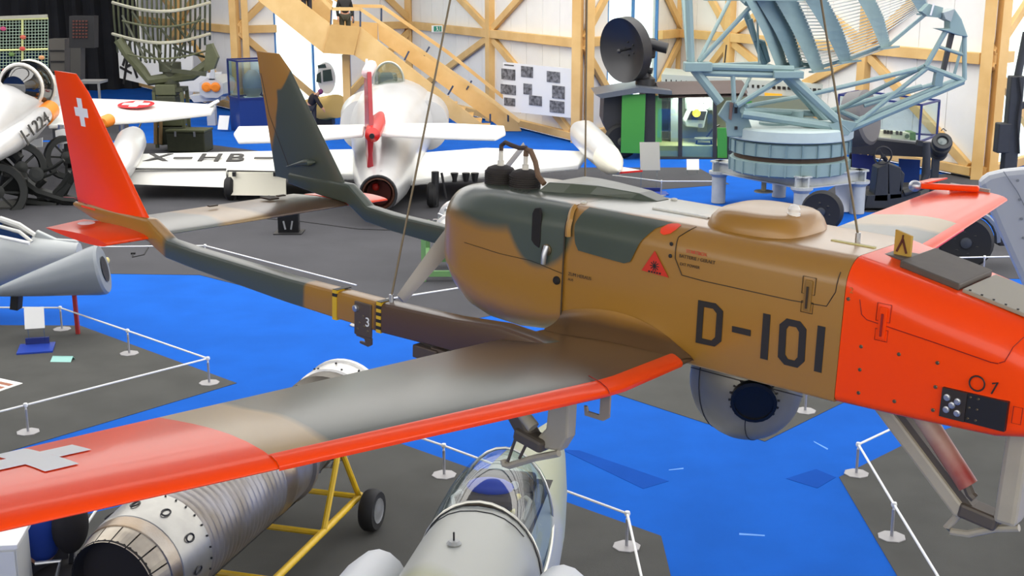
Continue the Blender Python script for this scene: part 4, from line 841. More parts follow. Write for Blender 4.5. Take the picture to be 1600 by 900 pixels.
    MB().tube([cc + f_ * .083 - up_ * .045 - sd_ * .022, cc + f_ * .088 - up_ * .047, cc + f_ * .083 - up_ * .045 + sd_ * .022], .005, 5).build('mouth', mat('lips', (170, 90, 84), .5), P)
    return P
def stand(h=1.75, **kw):
    k = h / 1.75
    J = dict(pelvis=(0, 0, .95), chest=(0, 0, 1.32), neck=(0, 0, 1.5), head=(0, -.02, 1.62), lsh=(.18, 0, 1.4), lel=(.24, .02, 1.12), lwr=(.24, -.06, .88), rsh=(-.18, 0, 1.4), rel=(-.24, .02, 1.12), rwr=(-.24, -.06, .88), lhp=(.1, 0, .88), lkn=(.11, -.02, .48), lan=(.11, 0, .08), lto=(.12, -.14, .05), rhp=(-.1, 0, .88), rkn=(-.11, -.02, .48), ran=(-.11, 0, .08), rto=(-.12, -.14, .05))
    J.update(kw); J = {a_: tuple(c_ * k for c_ in b_) for a_, b_ in J.items()}; return J
DKJ = mat('dark_jacket', (46, 40, 42), .8); DKT = mat('dark_trousers', (50, 50, 58), .8); HAIRD = mat('dark_hair', (60, 44, 36), .8); BLJ = mat('blue_jacket', (28, 66, 160), .75)
q = CHR.location
per = person('seated person in a blue jacket on the office chair, arm showing beside the cabinet', (q.x - .14, q.y + .02, 0), -2.2, dict(pelvis=(0, 0, .55), chest=(.02, .04, .92), neck=(.02, .03, 1.1), head=(.02, 0, 1.22), lsh=(.2, .03, 1.0), lel=(.27, -.02, .74), lwr=(.25, -.24, .7), rsh=(-.18, .03, 1.0), rel=(-.26, -.02, .74), rwr=(-.22, -.24, .7), lhp=(.1, -.05, .52), lkn=(.13, -.42, .5), lan=(.13, -.44, .09), lto=(.14, -.58, .05), rhp=(-.1, -.05, .52), rkn=(-.13, -.42, .5), ran=(-.13, -.44, .09), rto=(-.14, -.58, .05)), BLJ, DKT, HAIRD)
# ---------------- white-silver jet with red fin (centre back) ----------------
SILV = mat('polished_aluminium', (204, 204, 204), .32, .35, noise=.06, nscale=1.5, coat=.2); WHT = mat('white_wing_paint', (240, 240, 234), .4, coat=.2); CRED = mat('crimson_paint', (150, 14, 30), .35, coat=.1)
P16 = thing('red_finned_jet', 'silver-white jet with crimson fin, tail pipe facing the viewer, behind the drone', 'jet', (-3.1, 31, 0))
def sec(u, v, Y, ru, rv, n=28, e=1.0):
    c = A(u, v, Y); k = Y * 1.02 / FPX
    return [c + Vector((ru * k * math.copysign(abs(math.cos(t)) ** e, math.cos(t)), 0, rv * k * math.copysign(abs(math.sin(t)) ** e, math.sin(t)))) for t in [2 * PI * q / n for q in range(n)]]
MB().loft([sec(591, 303, 27.6, 27, 27), sec(592, 300, 28, 31, 31), sec(594, 292, 28.8, 36, 37), sec(598, 272, 30, 46, 50), sec(602, 245, 31.5, 50, 62), sec(606, 222, 33, 56, 66), sec(612, 200, 34.5, 64, 66), sec(617, 182, 36, 68, 52), sec(618, 168, 37.5, 60, 44), sec(616, 158, 39, 46, 36), sec(614, 150, 41, 28, 24), sec(613, 146, 42.5, 8, 8)], False).build('fuselage', SILV, P16, world=True, smooth=True)
m_ = MB().loft([sec(591, 303, 27.58, 27, 27), sec(591, 303, 27.55, 23, 23), sec(592, 300, 28.6, 20, 20)], False); m_.build('tail_pipe', mat('scorched_pipe', (96, 62, 48), .5, .5), P16, world=True, smooth=30)
MB().lathe([(.02, 0), (.28, .02)], A(592, 301, 28.5), (0, -1, 0), 20).build('pipe_blank', mat('dull_maroon', (120, 50, 40), .6), P16, world=True)
MB().ell(A(587, 292, 28.2), (.09, .09, .09), 12, 8).build('pipe_light', mat('red_cap', (200, 50, 40), .4), P16, world=True, smooth=True)
MB().tube([q for q in sec(591, 303, 27.55, 28, 28)], .03, 6, closed=True).build('pipe_rim', DARK, P16, world=True)
MB().ell(A(596, 274, 28.2), (.11, .3, .12), 14, 8).build('tail_blister', STEEL, P16, world=True, smooth=True)
for s_ in (-1, 1): # shoulder intakes
    MB().loft([sec(616 + s_ * 52, 196, 34.6, 32, 38), sec(617 + s_ * 50, 182, 36, 34, 36), sec(617 + s_ * 44, 172, 37.6, 28, 30)], True).build('intake_shoulder', SILV, P16, world=True, smooth=True)
can = []
for i in range(9):
    q = i / 8; can.append(sec(604 + 10 * q, 122 + 12 * q, 35.4 + 3.2 * q, 21 * math.sin(PI * (.12 + .8 * q)) + 2, 27 * math.sin(PI * (.12 + .8 * q)) + 2))
cg = MB().loft(can, True).build('canopy', glassmat('p_canopy', (215, 222, 218), .12), P16, world=True, smooth=True)
for i in (3,): MB().tube(can[i], .035, 6, closed=True).build('canopy_bow', mat('canopy_frame', (200, 198, 188)), cg, world=True)
MB().box(A(606, 128, 36.5), (.5, .6, .5)).build('pilot_seat', mat('seat_grey', (120, 124, 110), .7), P16, world=True, bevel=.08)
# fin and tailplane
def slab(px, Y0, Y1, th, name, m, par, dirv=(1, 0, 0)):
    return MB().prism([A(u, v, Y) + Vector(dirv) * (-th / 2) for u, v, Y in px], Vector(dirv) * th).build(name, m, par, world=True, bevel=.02)
slab([(577, 112, 29.2), (581, 216, 28.4), (577, 262, 28.6), (574, 236, 30.4), (572, 124, 30.6)], 0, 0, .1, 'fin', CRED, P16)
slab([(577, 215, 28.4), (580, 262, 28.6), (574, 250, 30)], 0, 0, .1, 'fin_root', CRED, P16)
MB().box(A(577, 108, 29.8), (.26, 1.1, .24), (.12, 0, 0)).build('fin_cap', mat('pale_pink_cap', (232, 200, 200), .4), P16, world=True, bevel=.1)
MB().tube([A(573, 92, 29.8), A(572, 104, 29.8)], .03, 6).build('fin_aerial', WHT, P16, world=True)
MB().lathe([(.05, 0), (.17, .12), (.19, .4), (.19, 1.3), (.1, 2.0), (.01, 2.3)], A(581, 213, 28.3), (0, .98, .12), 20).build('bullet_fairing', mat('bright_red', (196, 22, 16), .35, coat=.1), P16, world=True, smooth=True)
MB().lathe([(.01, 0), (.06, 0), (.06, .05)], A(581, 213, 28.27), (0, .98, .12), 12).build('bullet_tip', DARK, P16, world=True)
def flat(px, th, name, m, par, sm=False):
    return MB().prism([A(u, v, Y) for u, v, Y in px], (0, 0, -th)).build(name, m, par, world=True, bevel=th * .35)
flat([(372, 197, 31), (365, 207, 30.2), (372, 219, 29.5), (480, 216, 29.3), (568, 208, 29.2), (570, 194, 30.6), (480, 196, 30.8)], .1, 'tailplane', WHT, P16)
flat([(594, 193, 30.6), (592, 207, 29.2), (700, 212, 29.2), (775, 214, 29.2), (790, 206, 29.9), (788, 196, 30.8), (700, 192, 30.8)], .1, 'tailplane', WHT, P16)
WL = MB().prism([A(u, v, Y) for u, v, Y in ((214, 240, 33.5), (198, 263, 31.3), (440, 268, 31), (560, 272, 30.8), (575, 232, 34))], (0, 0, -.16)).build('wing', WHT, P16, world=True, bevel=.05)
MB().prism([A(u, v, Y) for u, v, Y in ((628, 240, 33.6), (632, 282, 30.6), (760, 268, 31.2), (905, 256, 32), (920, 236, 33.6), (760, 230, 34))], (0, 0, -.16)).build('wing', WHT, P16, world=True, bevel=.05)
def plate(px, name, m, par, th=.06): return MB().prism([A(u, v, Y) for u, v, Y in px], (0, th, 0)).build(name, m, par, world=True)
plate([(198, 266, 31.2), (353, 266, 31), (354, 293, 30.8), (206, 288, 31)], 'flap', mat('flap_white', (240, 238, 230), .4), P16)
fl = plate([(357, 269, 30.95), (446, 270, 30.9), (447, 306, 30.7), (356, 305, 30.75)], 'flap', mat('flap_cream', (228, 224, 206), .5), P16)
plate([(198, 263, 31.15), (353, 263.5, 31.0), (353, 266, 30.98), (198, 265.5, 31.1)], 'flap_gap', INK, P16)
plate([(355, 266, 31.02), (440, 268, 30.98), (440, 271, 30.97), (355, 269, 31)], 'flap_gap', INK, P16)
for u, v in ((366, 272), (430, 272)): MB().box(A(u, v, 30.85), (.08, .1, .1)).build('flap_hinge', DARK, fl, world=True)
for u, ch in ((247, 'X'), (328, 'H'), (368, 'B')):
    p0 = A(u, 248, 32.6); text('marking_letter', ch, .86, INK, P16, frame(p0 + Vector((0, 0, .02)), (1, 0, 0), (0, 1, .18)), .01, world=True, bold=.015)
for u in (286, 412): MB().box(A(u, 248, 32.6) + Vector((0, 0, .02)), (.48, .1, .02), (.18, 0, 0)).build('marking_dash', INK, P16, world=True)
def tank(pts, rs, m, name):
    return MB().tube([A(*q) for q in pts], rs, 20).build(name, m, P16, world=True, smooth=True)
tank([(183, 272, 30), (188, 262, 30.5), (197, 240, 31.8), (205, 222, 33), (209, 215, 33.8), (211, 213, 34.2)], [.1, .32, .38, .38, .3, .05], SILV, 'tip_tank')
tank([(902, 202, 34.6), (905, 204, 34.2), (913, 210, 33.5), (935, 232, 32), (950, 248, 31)], [.05, .25, .38, .38, .32], SILV, 'tip_tank')
tank([(948, 246, 31.05), (955, 254, 30.5), (962, 262, 29.9), (968, 267, 29.5)], [.34, .3, .17, .03], mat('cream_cone', (226, 222, 204), .45), 'tank_cone')
flat([(966, 259, 30.2), (1004, 266, 29.6), (968, 270, 29.8)], .04, 'tank_fin', mat('fin_pink', (240, 215, 210), .4), P16); MB().bar(A(968, 270, 29.7), A(1004, 267, 29.55), .05, .04).build('fin_edge', mat('bright_red', (216, 40, 30)), P16, world=True)
for u, v0, v1, Y in ((680, 268, 322, 30), (366, 300, 318, 31), (610, 290, 330, 36)):
    MB().tube([A(u, v0, Y), A(u, v1, Y)], .09, 8).build('gear_leg', DARK, P16, world=True); c = A(u - 5, v1 - 4, Y); MB().lathe([(.05, -.1), (.24, -.11), (.3, -.05), (.3, .05), (.24, .11), (.05, .1)], Vector((c.x, c.y, .3)), (1, 0, 0), 20).build('wheel', BLACK, P16, world=True, smooth=40)
MB().tube([A(690, 270, 30), A(697, 310, 30)], .03, 6).build('gear_strut', DARK, P16, world=True)
for u in (710, 728, 742): MB().tube([A(u, 270, 31), A(u, 284, 31)], [.1, .06], 8).build('wing_pylon', DARK, P16, world=True)
ts = G(452, 364); TS = thing('tail_stand', 'black steel trestle standing under the camouflaged tailplane', 'stand', ts)
MB().bb(-.22, .22, -.1, .1, .02, .58).build('column', mat('gloss_black', (16, 16, 18), .25), TS); MB().bb(-.3, .3, -.25, .25, 0, .03).build('foot_plate', DARK, TS); MB().bb(-.24, .24, -.14, .14, .58, .62).build('top_pad', DARK, TS)
for x in (-.06, .06): MB().tube([(x, -.12, .1), (x * 1.6, -.12, .28)], .02, 6).build('chrome_rod', STEEL, TS)
# chock and cables on the carpet
for pts, lb in (([(395, 340), (470, 346), (560, 358), (620, 360), (700, 345)], 'thin black cable lying on the dark carpet under the silver jet'), ([(240, 372), (225, 398), (207, 402), (208, 396)], 'short looped black cord on the carpet below the orange fin')):
    o = thing('floor_cable', lb, 'cable', G(*pts[0])); MB().tube([G(u, v, .012) for u, v in pts], .012, 6).build('cord', BLACK, o, world=True); MB().box(G(*pts[-1], .02), (.08, .05, .04)).build('plug', BLACK, o, world=True)
# ---------------- silver jet at the left edge ----------------
VJ = thing('silver_jet', 'silver jet with orange band and roundel on its wing at the left edge', 'jet', (-12.6, 33, 0))
MB().loft([sec(-60, 262, 27.5, 10, 10), sec(-55, 225, 28.5, 36, 30), sec(-30, 200, 30, 46, 40), sec(0, 176, 32, 50, 42), sec(28, 158, 34, 48, 38), sec(52, 145, 36, 38, 32), sec(75, 138, 38, 26, 22), sec(82, 134, 39, 6, 6)]).build('fuselage', SILV, VJ, world=True, smooth=True)
vc = [sec(22 + 44 * q, 138 - 8 * q, 32.2 + 3 * q, (34 * math.sin(PI * (.15 + .75 * q))) + 2, (36 * math.sin(PI * (.15 + .75 * q))) + 2) for q in [i / 8 for i in range(9)]]
vg = MB().loft(vc).build('canopy', glassmat('dark_canopy', (90, 92, 92), .18), VJ, world=True, smooth=True)
for i in (2, 5): MB().tube(vc[i], .06, 6, closed=True).build('canopy_bow', mat('light_alloy', (224, 218, 206), .35, .4), vg, world=True)
MB().tube([A(92, 158, 35), A(70, 178, 33), A(45, 202, 31), A(15, 222, 29.4), (A(-20, 245, 27.8))], [.16, .22, .27, .28, .2], 20).build('tail_boom', SILV, VJ, world=True, smooth=True)
p1, p2 = A(77, 172, 33.6), A(67, 182, 32.8); MB().tube([p1, p2], .26, 20).build('orange_band', mat('band_orange', (246, 140, 40), .4), VJ, world=True, smooth=30)
p0 = A(39, 206, 30.68) + Vector((.27, .03, .12)); d_ = (A(70, 192, 33) - A(38, 216, 30.6)).normalized(); text('marking', 'J-1224', .4, INK, VJ, frame(p0, A(70, 178, 33) - A(15, 222, 29.4), (-.42, 0, .9)) @ Matrix.Diagonal((2.6, 1, 1, 1)), .01, world=True)
vw = MB().prism([A(u, v, Y) for u, v, Y in ((100, 152, 38), (75, 194, 34), (240, 184, 36), (330, 174, 37.5), (337, 163, 38.5), (240, 157, 39))], (0, 0, -.14)).build('wing', WHT, VJ, world=True, bevel=.04)
rc = A(213, 168, 37.3); RDM = mat('roundel_red', (204, 40, 48), .45)
MB().lathe([(.52, 0), (.52, .012)], rc + Vector((0, 0, .085)), (0, -.1, 1), 28).build('roundel', RDM, VJ, world=True); m_ = MB()
rd = MB(); MB()
cr = MB(); cr.box(rc + Vector((0, -.0, .104)), (.76, .24, .014), (.1, 0, 0)); cr.box(rc + Vector((0, 0, .1045)), (.24, .76, .014), (.1, 0, 0)); cr.build('white_cross', WHITE, VJ, world=True)
MB().box(A(333, 162, 38.2), (.3, .5, .1), (0, -.5, 0)).build('wing_tip', WHT, VJ, world=True, bevel=.03)
MB().lathe([(.12, 0), (.17, .1), (.17, .4)], A(160, 192, 34.5), (.2, 1, .1), 16).build('orange_plug', mat('band_orange', (246, 140, 40)), VJ, world=True, smooth=30)
for u, v0, v1, Y in ((95, 195, 232, 34), (190, 186, 205, 36)):
    MB().tube([A(u, v0, Y), A(u, v1, Y)], .08, 8).build('gear_leg', STEEL, VJ, world=True)
c = G(108, 262); MB().lathe([(.1, -.12), (.34, -.13), (.42, -.06), (.42, .06), (.34, .13), (.1, .12)], Vector((c.x, c.y, .42)), (1, .3, 0), 24).build('wheel', BLACK, VJ, world=True, smooth=40)
for px in ([(26, 226), (66, 215), (66, 230), (30, 230)], [(86, 204), (106, 200), (106, 224), (88, 226)]): MB().prism([A(u, v, 33) for u, v in px], (0, .04, 0)).build('gear_door', WHT, VJ, world=True)
# ---------------- green surveillance radar (left) ----------------
OLV = mat('olive_drab', (82, 86, 60), .55, noise=.15, nscale=6); OLV2 = mat('dark_olive', (58, 62, 44), .6, noise=.2, nscale=8)
RY = 40.0; GR = thing('surveillance_radar', 'olive green radar mast with a curved lattice reflector in front of the dark curtain', 'radar', A(268, 235, RY) * Vector((1, 1, 0)))
def cage(t, v):       # t 0..1 across the mouth, v = image height
    u = 176 + (328 - 176) * t; bow = math.sin(PI * t); return u, v + 14 * bow * (1 if v < 80 else .6), RY + 1.6 * bow * -1 + .6
tops = lambda t: A(*cage(t, -30)); 
for k in range(21):
    t = k / 20; u0, v0, Y0 = cage(t, -30); lowv = 62 + 36 * math.sin(PI * min(1, .12 + t * .9)) ** .6
    pts = []
    for i in range(7):
        q = i / 6; v = -30 + (lowv + 30) * q; u, vv, Y = cage(t, v); pts.append(A(u + (8 * q * q if t < .5 else -4 * q * q) * (1 - t), v, Y + 1.0 * q * q))
    MB().tube(pts, .035, 5).build('reflector_rib', OLV, GR, world=True)
for v in (4, 53): MB().tube([A(*cage(k / 24, v)) for k in range(25)], .05, 6).build('reflector_hoop', mat('galvanised_tube', (170, 168, 150), .4, .4), GR, world=True, smooth=True)
for v in (28, 78): MB().tube([A(*cage(.1 + .85 * k / 24, v)) for k in range(25)], .03, 5).build('reflector_hoop', OLV, GR, world=True)
for t0, v0, t1, v1 in ((.2, 10, .5, 70), (.4, 15, .75, 85), (.9, 20, .6, 95), (.1, 20, .35, 90), (.55, 5, .8, 60), (.3, 62, .6, 102), (.62, 62, .95, 88)): MB().tube([A(*cage(t0, v0)), A(*cage(t1, v1))], .04, 5).build('diagonal_brace', OLV2, GR, world=True)
MB().tube([A(185, 62, RY), A(200, 85, RY), A(222, 110, RY), A(234, 126, RY - .1), A(262, 122, RY - .1), A(300, 118, RY), A(325, 100, RY + .2), A(334, 85, RY + .3)], .16, 8).build('cradle_arm', OLV, GR, world=True, smooth=True)
MB().prism([A(u, v, RY - .1) for u, v in ((322, 70), (330, 68), (340, 90), (334, 108), (318, 112))], (0, .3, 0)).build('side_shield', OLV, GR, world=True)
MB().bar(A(268, 110, RY - .4), A(322, 116, RY - .4), .12, .12).build('feed_arm', OLV2, GR, world=True); MB().lathe([(.24, 0), (.24, .5), (.34, .52), (.34, .8)], A(268, 138, RY), (0, 0, 1), 18).build('turntable', OLV2, GR, world=True, smooth=30)
tw = A(268, 180, RY); z1 = A(268, 136, RY).z
MB().bb(tw.x - .45, tw.x + .48, RY - .35, RY + .4, z1 - .12, z1).build('top_plate', OLV2, GR, world=True)
for dx in (-.42, .44):
    for dy in (-.3, .34): MB().bb(tw.x + dx - .05, tw.x + dx + .05, RY + dy - .05, RY + dy + .05, .1, z1 - .1).build('mast_leg', OLV, GR, world=True)
for i, (za, zb, w_) in enumerate(((.2, .75, .8), (.78, 1.25, .78), (1.28, 1.7, .6), (1.72, 2.05, .62))): MB().bb(tw.x - .36, tw.x - .36 + w_ * 1.0, RY - .38, RY + .25, za, zb).build('electronics_box', OLV if i % 2 else OLV2, GR, world=True, bevel=.03)
for u in (243, 251): MB().tube([A(u, 172, RY - .5), A(u, 225, RY - .5)], .06, 8).build('rolled_pole', mat('brown_pole', (134, 108, 70), .6), GR, world=True)
MB().tube([A(248, 172, RY - .4), A(225, 182, RY - .5), A(217, 200, RY - .5), A(222, 215, RY - .5)], .025, 6).build('hose', mat('grey_hose', (150, 150, 140), .5), GR, world=True)
gb = G(298, 236); GB = thing('equipment_chest', 'olive green equipment chest at the foot of the lattice radar', 'chest', gb, -.1); MB().bb(-.6, .6, -.4, .4, .02, .62).build('body', OLV2, GB, bevel=.03); MB().bb(-.62, .62, -.42, .42, .62, .7).build('lid', OLV, GB, bevel=.02)
for x in (-.3, .3): MB().bb(x - .03, x + .03, -.44, -.41, .5, .66).build('clasp', STEEL, GB)
MB().bb(-1.0, 1.1, -.8, .7, 0, .02).build('base', OLV2, GB) if False else None
# ---------------- display case with model ----------------
CBL = mat('display_blue', (20, 54, 124), .4); NAVY = mat('navy_frame', (30, 44, 110), .4)
def case(label, loc, rz, sx, sy, hb, hg, group='glass display cases'):
    r = thing('display_case', label, 'display case', loc, rz, group)
    MB().bb(-sx / 2, sx / 2, -sy / 2, sy / 2, 0, hb).build('plinth', CBL, r)
    m_ = MB(); e = .03
    for z in (hb + .02, hb + hg):
        for s_ in (-1, 1): m_.bb(-sx / 2, sx / 2, s_ * sy / 2 - e, s_ * sy / 2 + e, z - e, z + e); m_.bb(s_ * sx / 2 - e, s_ * sx / 2 + e, -sy / 2, sy / 2, z - e, z + e)
    for x in (-1, 1):
        for y in (-1, 1): m_.bb(x * sx / 2 - e, x * sx / 2 + e, y * sy / 2 - e, y * sy / 2 + e, hb, hb + hg)
    m_.build('frame', NAVY, r)
    for s_ in (-1, 1):
        MB().bb(-sx / 2 + e, sx / 2 - e, s_ * sy / 2 - .006, s_ * sy / 2 + .006, hb, hb + hg).build('pane', GLASS, r); MB().bb(s_ * sx / 2 - .006, s_ * sx / 2 + .006, -sy / 2 + e, sy / 2 - e, hb, hb + hg).build('pane', GLASS, r)
    return r
p = G(376, 208); case('tall glass display case on a royal blue plinth beside the lattice radar', Vector((p.x + .25, p.y + .7, 0)), math.radians(-62), 1.15, 1.15, 1.15, 1.3)
ob = thing('display_object', 'grey machined casting inside the tall blue display case', 'exhibit', Vector((p.x + .35, p.y + .7, 1.15)), .3)
MB().lathe([(.2, .03), (.3, .2), (.34, .5), (.26, .8), (.12, .95)], (0, 0, 0), (0, 0, 1), 18).build('casting', mat('cast_grey', (150, 150, 148), .5), ob, smooth=True); MB().bb(-.3, .3, -.3, .3, .006, .035).build('tray', WHITE, ob)
def info(label, p, rz, w_=.4, h=.5, zt=.9, base=True, m=WHITE, bm_=None):
    r = thing('info_stand', label, 'info stand', p, rz, 'acrylic info stands')
    MB().box((0, 0, zt - h / 2), (w_, .012, h), (-.35, 0, 0)).build('panel', m, r)
    for x in (-w_ * .4, w_ * .4): MB().bar((x, .1, .02), (x, .03, zt - h * .8), .012, .03).build('acrylic_leg', GLASS, r)
    if base: MB().bb(-w_ * .9, w_ * .9, -.35, .15, .005, .03).build('foot_plate', bm_ or mat('blue_foot', (40, 70, 170), .3), r); MB().bb(-w_ * .6, w_ * .6, .09, .15, .03, .12).build('foot_clamp', NAVY, r)
    return r
info('white info sheet on a blue foot behind the left rail', G(58, 543), .25, .28, .32, .62)
info('white info sheet leaning beside the blue display case', G(350, 205), -.3, .4, .5, .55, False)
info('grey info board in front of the green trailer', G(1014, 302), .05, .5, .72, 1.3, True, mat('board_grey', (168, 166, 158), .5))
info('small white sheet on the trailer steps', G(1082, 274), 0, .34, .3, .45, False)
info('white paper sheet at the foot of the black gun carriage', G(1322, 331), .1, .55, .8, .8, False)
p = G(95, 566); gc_ = thing('folded_card', 'pale green folded card lying on the left grey carpet', 'card', p, -.05); MB().box((0, .04, .035), (.3, .006, .12), (-1.05, 0, 0)).build('front', mat('pale_green', (150, 205, 195), .5), gc_); MB().box((0, .12, .035), (.3, .006, .1), (.9, 0, 0)).build('back', mat('pale_green', (150, 205, 195)), gc_)
p = G(-10, 606); pr_ = thing('printed_sheet', 'white printed sheet on the carpet at the left frame edge', 'sheet', p, -.5); MB().bb(-.25, .22, -.35, .3, .008, .016).build('sheet', WHITE, pr_)
for i in range(4): MB().bb(-.1, .16, -.3 + i * .14, -.22 + i * .14, .016, .018).build('print_block', mat('print_brown', (150, 90, 60), .6), pr_)
# ---------------- wall boards ----------------
def board(name, label, px, Y0, Y1, m, cat='board'):
    pts = [A(u, v, Y0 if i in (0, 3) else Y1) for i, (u, v) in enumerate(px)]; c_ = sum(pts, Vector()) / 4; r = thing(name, label, cat, c_)
    n_ = (pts[1] - pts[0]).cross(pts[3] - pts[0]).normalized(); n_ = n_ if n_.y < 0 else -n_
    MB().prism(pts, n_ * -.06).build('panel', m, r, world=True); return r, pts, n_
PB, P4, nP = board('photo_board', 'white board with black-and-white photos mounted on the timber wall', [(786, 97), (897, 108), (897, 185), (786, 173)], 43.5, 41.6, mat('board_white', (222, 222, 220), .5))
def onb(P4, s_, t): return P4[0].lerp(P4[1], s_).lerp(P4[3].lerp(P4[2], s_), t)
PH = mat('monochrome_photo', (130, 130, 132), .6, col2=(60, 60, 62), nscale=9)
for s_, t, ws_, hs in ((.08, .24, .2, .22), (.35, .15, .17, .22), (.72, .2, .18, .22), (.36, .5, .12, .22), (.79, .5, .17, .26), (.08, .55, .22, .2), (.47, .72, .18, .2), (.77, .8, .2, .24), (.1, .8, .16, .16)):
    Q = [onb(P4, s_ + a_ * ws_ / 2, t + b_ * hs / 2) + nP * .01 for a_, b_ in ((-1, -1), (1, -1), (1, 1), (-1, 1))]; MB().prism(Q, nP * .01).build('photo', PH, PB, world=True)
MB().prism([onb(P4, a_, b_) + nP * .008 for a_, b_ in ((.02, .04), (.16, .04), (.16, .06), (.02, .06))], nP * .01).build('caption', INK, PB, world=True)
WB, W4, nW = board('wall_display', 'long white display panel with aircraft drawing behind the lattice radar', [(183, 63), (300, 72), (300, 150), (187, 122)], 52.5, 50.2, mat('board_white', (222, 222, 220)))
for cx, cy, an in ((.13, .3, .5), (.2, .55, -.4), (.1, .75, .3)):
    m_ = MB()
    for w1, l1, rt_ in ((.05, .22, an), (.12, .05, an)):
        pass
    c_ = onb(W4, cx, cy) + nW * .02; d1 = (W4[1] - W4[0]).normalized(); u1 = (W4[0] - W4[3]).normalized(); a1 = d1 * math.sin(an) + u1 * math.cos(an); b1 = d1 * math.cos(an) - u1 * math.sin(an)
    m_.bar(c_ - a1 * .6, c_ + a1 * .6, .02, .12, b1); m_.bar(c_ - b1 * .35, c_ + b1 * .35, .02, .1, a1); m_.build('aircraft_silhouette', INK, WB, world=True)
DP, D4, nD = board('wall_display', 'pale wall panel behind the orange exhaust plugs', [(276, 118), (346, 112), (346, 145), (276, 142)], 49.4, 49.0, mat('board_white', (222, 222, 220)))
MS = thing('twin_jet_model', 'pale grey twin-jet tail with two orange exhaust plugs', 'exhibit', A(330, 165, 46) * Vector((1, 1, 0))); MG = mat('model_grey', (196, 198, 200), .4)
c = A(330, 138, 46); MB().loft([[c + Vector((x * w_, y, z * h_)) for x, z in ((-1, -.6), (-.5, -1), (.5, -1), (1, -.6), (1, .5), (.4, 1), (-.4, 1), (-1, .5))] for y, w_, h_ in ((0, .42, .34), (1.2, .5, .42), (2.6, .3, .3))]).build('fuselage', MG, MS, world=True, smooth=30)
for u in (323, 337): MB().lathe([(.17, 0), (.17, .06), (.1, .08)], A(u, 136, 46), (0, -1, 0), 18).build('exhaust_plug', mat('plug_orange', (250, 140, 30), .4), MS, world=True)
MB().prism([A(u, v, 46) for u, v in ((326, 125), (330, 105), (334, 106), (336, 125))], (0, .1, 0)).build('fin', MG, MS, world=True); MB().prism([A(u, v, 46.2) for u, v in ((295, 150), (345, 147), (345, 157), (303, 160))], (0, .8, 0)).build('tail_cradle', MG, MS, world=True); MB().bar(A(330, 160, 46.5), A(330, 160, 46.5) * Vector((1, 1, 0)), .3, .3).build('cradle_post', MG, MS, world=True)
# plotting board and dark exhibits at far left
GBm = glassmat('plotting_glass', (110, 124, 114), .1); q0 = A(35, 130, 42)
PL = thing('plotting_board', 'large transparent plotting board with a fine grid at the far left', 'board', q0 * Vector((1, 1, 0)))
MB().prism([A(u, v, 42) for u, v in ((-60, 30), (74, 25), (76, 135), (-60, 140))], (0, .03, 0)).build('sheet', GBm, PL, world=True)
MB().bar(A(-60, 30, 41.95), A(74, 25, 41.95), .08, .1).build('top_bar', mat('galvanised_tube', (170, 168, 150)), PL, world=True)
GL = mat('grid_line', (150, 170, 150), .6); GLY = mat('grid_line_yellow', (200, 205, 140), .6)
for i in range(27): u = -55 + i * 5; MB().tube([A(u, 29, 41.95), A(u, 137, 41.95)], .012 if i % 9 else .04, 4).build('grid_line', GL if i % 9 else GLY, PL, world=True)
for i in range(22): v = 32 + i * 4.8; MB().tube([A(-58, v, 41.94), A(75, v - 3, 41.94)], .01 if i % 10 else .035, 4).build('grid_line', GL if i % 10 else GLY, PL, world=True)
for u, v, c_ in ((5, 45, (170, 60, 100)), (36, 58, (190, 90, 70)), (35, 76, (190, 70, 60)), (65, 90, (210, 150, 100)), (18, 85, (90, 120, 60)), (8, 110, (170, 60, 50))): MB().ell(A(u, v, 41.9), (.1, .02, .07), 10, 6).build('plot_mark', mat('mark%d%d' % (u, v), c_, .6), PL, world=True)
for x in (-50, 70): MB().bar(A(x, 30, 42.1), A(x, 30, 42.1) * Vector((1, 1, 0)), .1, .1).build('upright', DARK, PL, world=True)
DK = thing('electronics_rack', 'dark electronics rack with a punched panel beside the dark curtain', 'rack', A(125, 130, 46) * Vector((1, 1, 0)))
MB().prism([A(u, v, 46) for u, v in ((108, 25), (147, 25), (147, 75), (108, 75))], (0, .5, 0)).build('mesh_panel', mat('rack_dark', (26, 26, 28), .6), DK, world=True)
MB().prism([A(u, v, 46) for u, v in ((110, 75), (126, 75), (126, 204), (110, 204))], (0, .5, 0)).build('lower_unit', mat('rack_grey', (64, 62, 58), .6), DK, world=True)
for i in range(6):
    for j in range(5): MB().box(A(115 + j * 5, 33 + i * 5, 45.97), (.07, .03, .05)).build('slot', mat('slot_red', (90, 44, 34), .6), DK, world=True)
CR = thing('grey_locker', 'dark grey locker between the plotting board and the rack', 'locker', A(88, 140, 47) * Vector((1, 1, 0))); MB().prism([A(u, v, 47) for u, v in ((76, 61), (101, 61), (101, 199), (76, 199))], (0, .6, 0)).build('body', mat('locker_grey', (84, 80, 74), .6), CR, world=True)
for v in (78, 95, 112): MB().prism([A(u, v + dv, 46.96) for u, dv in ((77, 0), (100, 0), (100, 2), (77, 2))], (0, .05, 0)).build('drawer_gap', BLACK, CR, world=True)
TB = thing('side_table', 'grey steel side table in the dark corner behind the orange fin', 'table', A(140, 165, 44) * Vector((1, 1, 0)))
MB().prism([A(u, v, 44) for u, v in ((118, 127), (156, 127), (156, 131), (118, 131))], (0, .9, 0)).build('tabletop', mat('table_grey', (130, 130, 128), .5), TB, world=True)
for u in (120, 154):
    for y in (44.05, 44.8): pz = A(u, 130, y); MB().bar(pz, pz * Vector((1, 1, 0)), .07, .07).build('leg', mat('table_grey', (130, 130, 128)), TB, world=True)
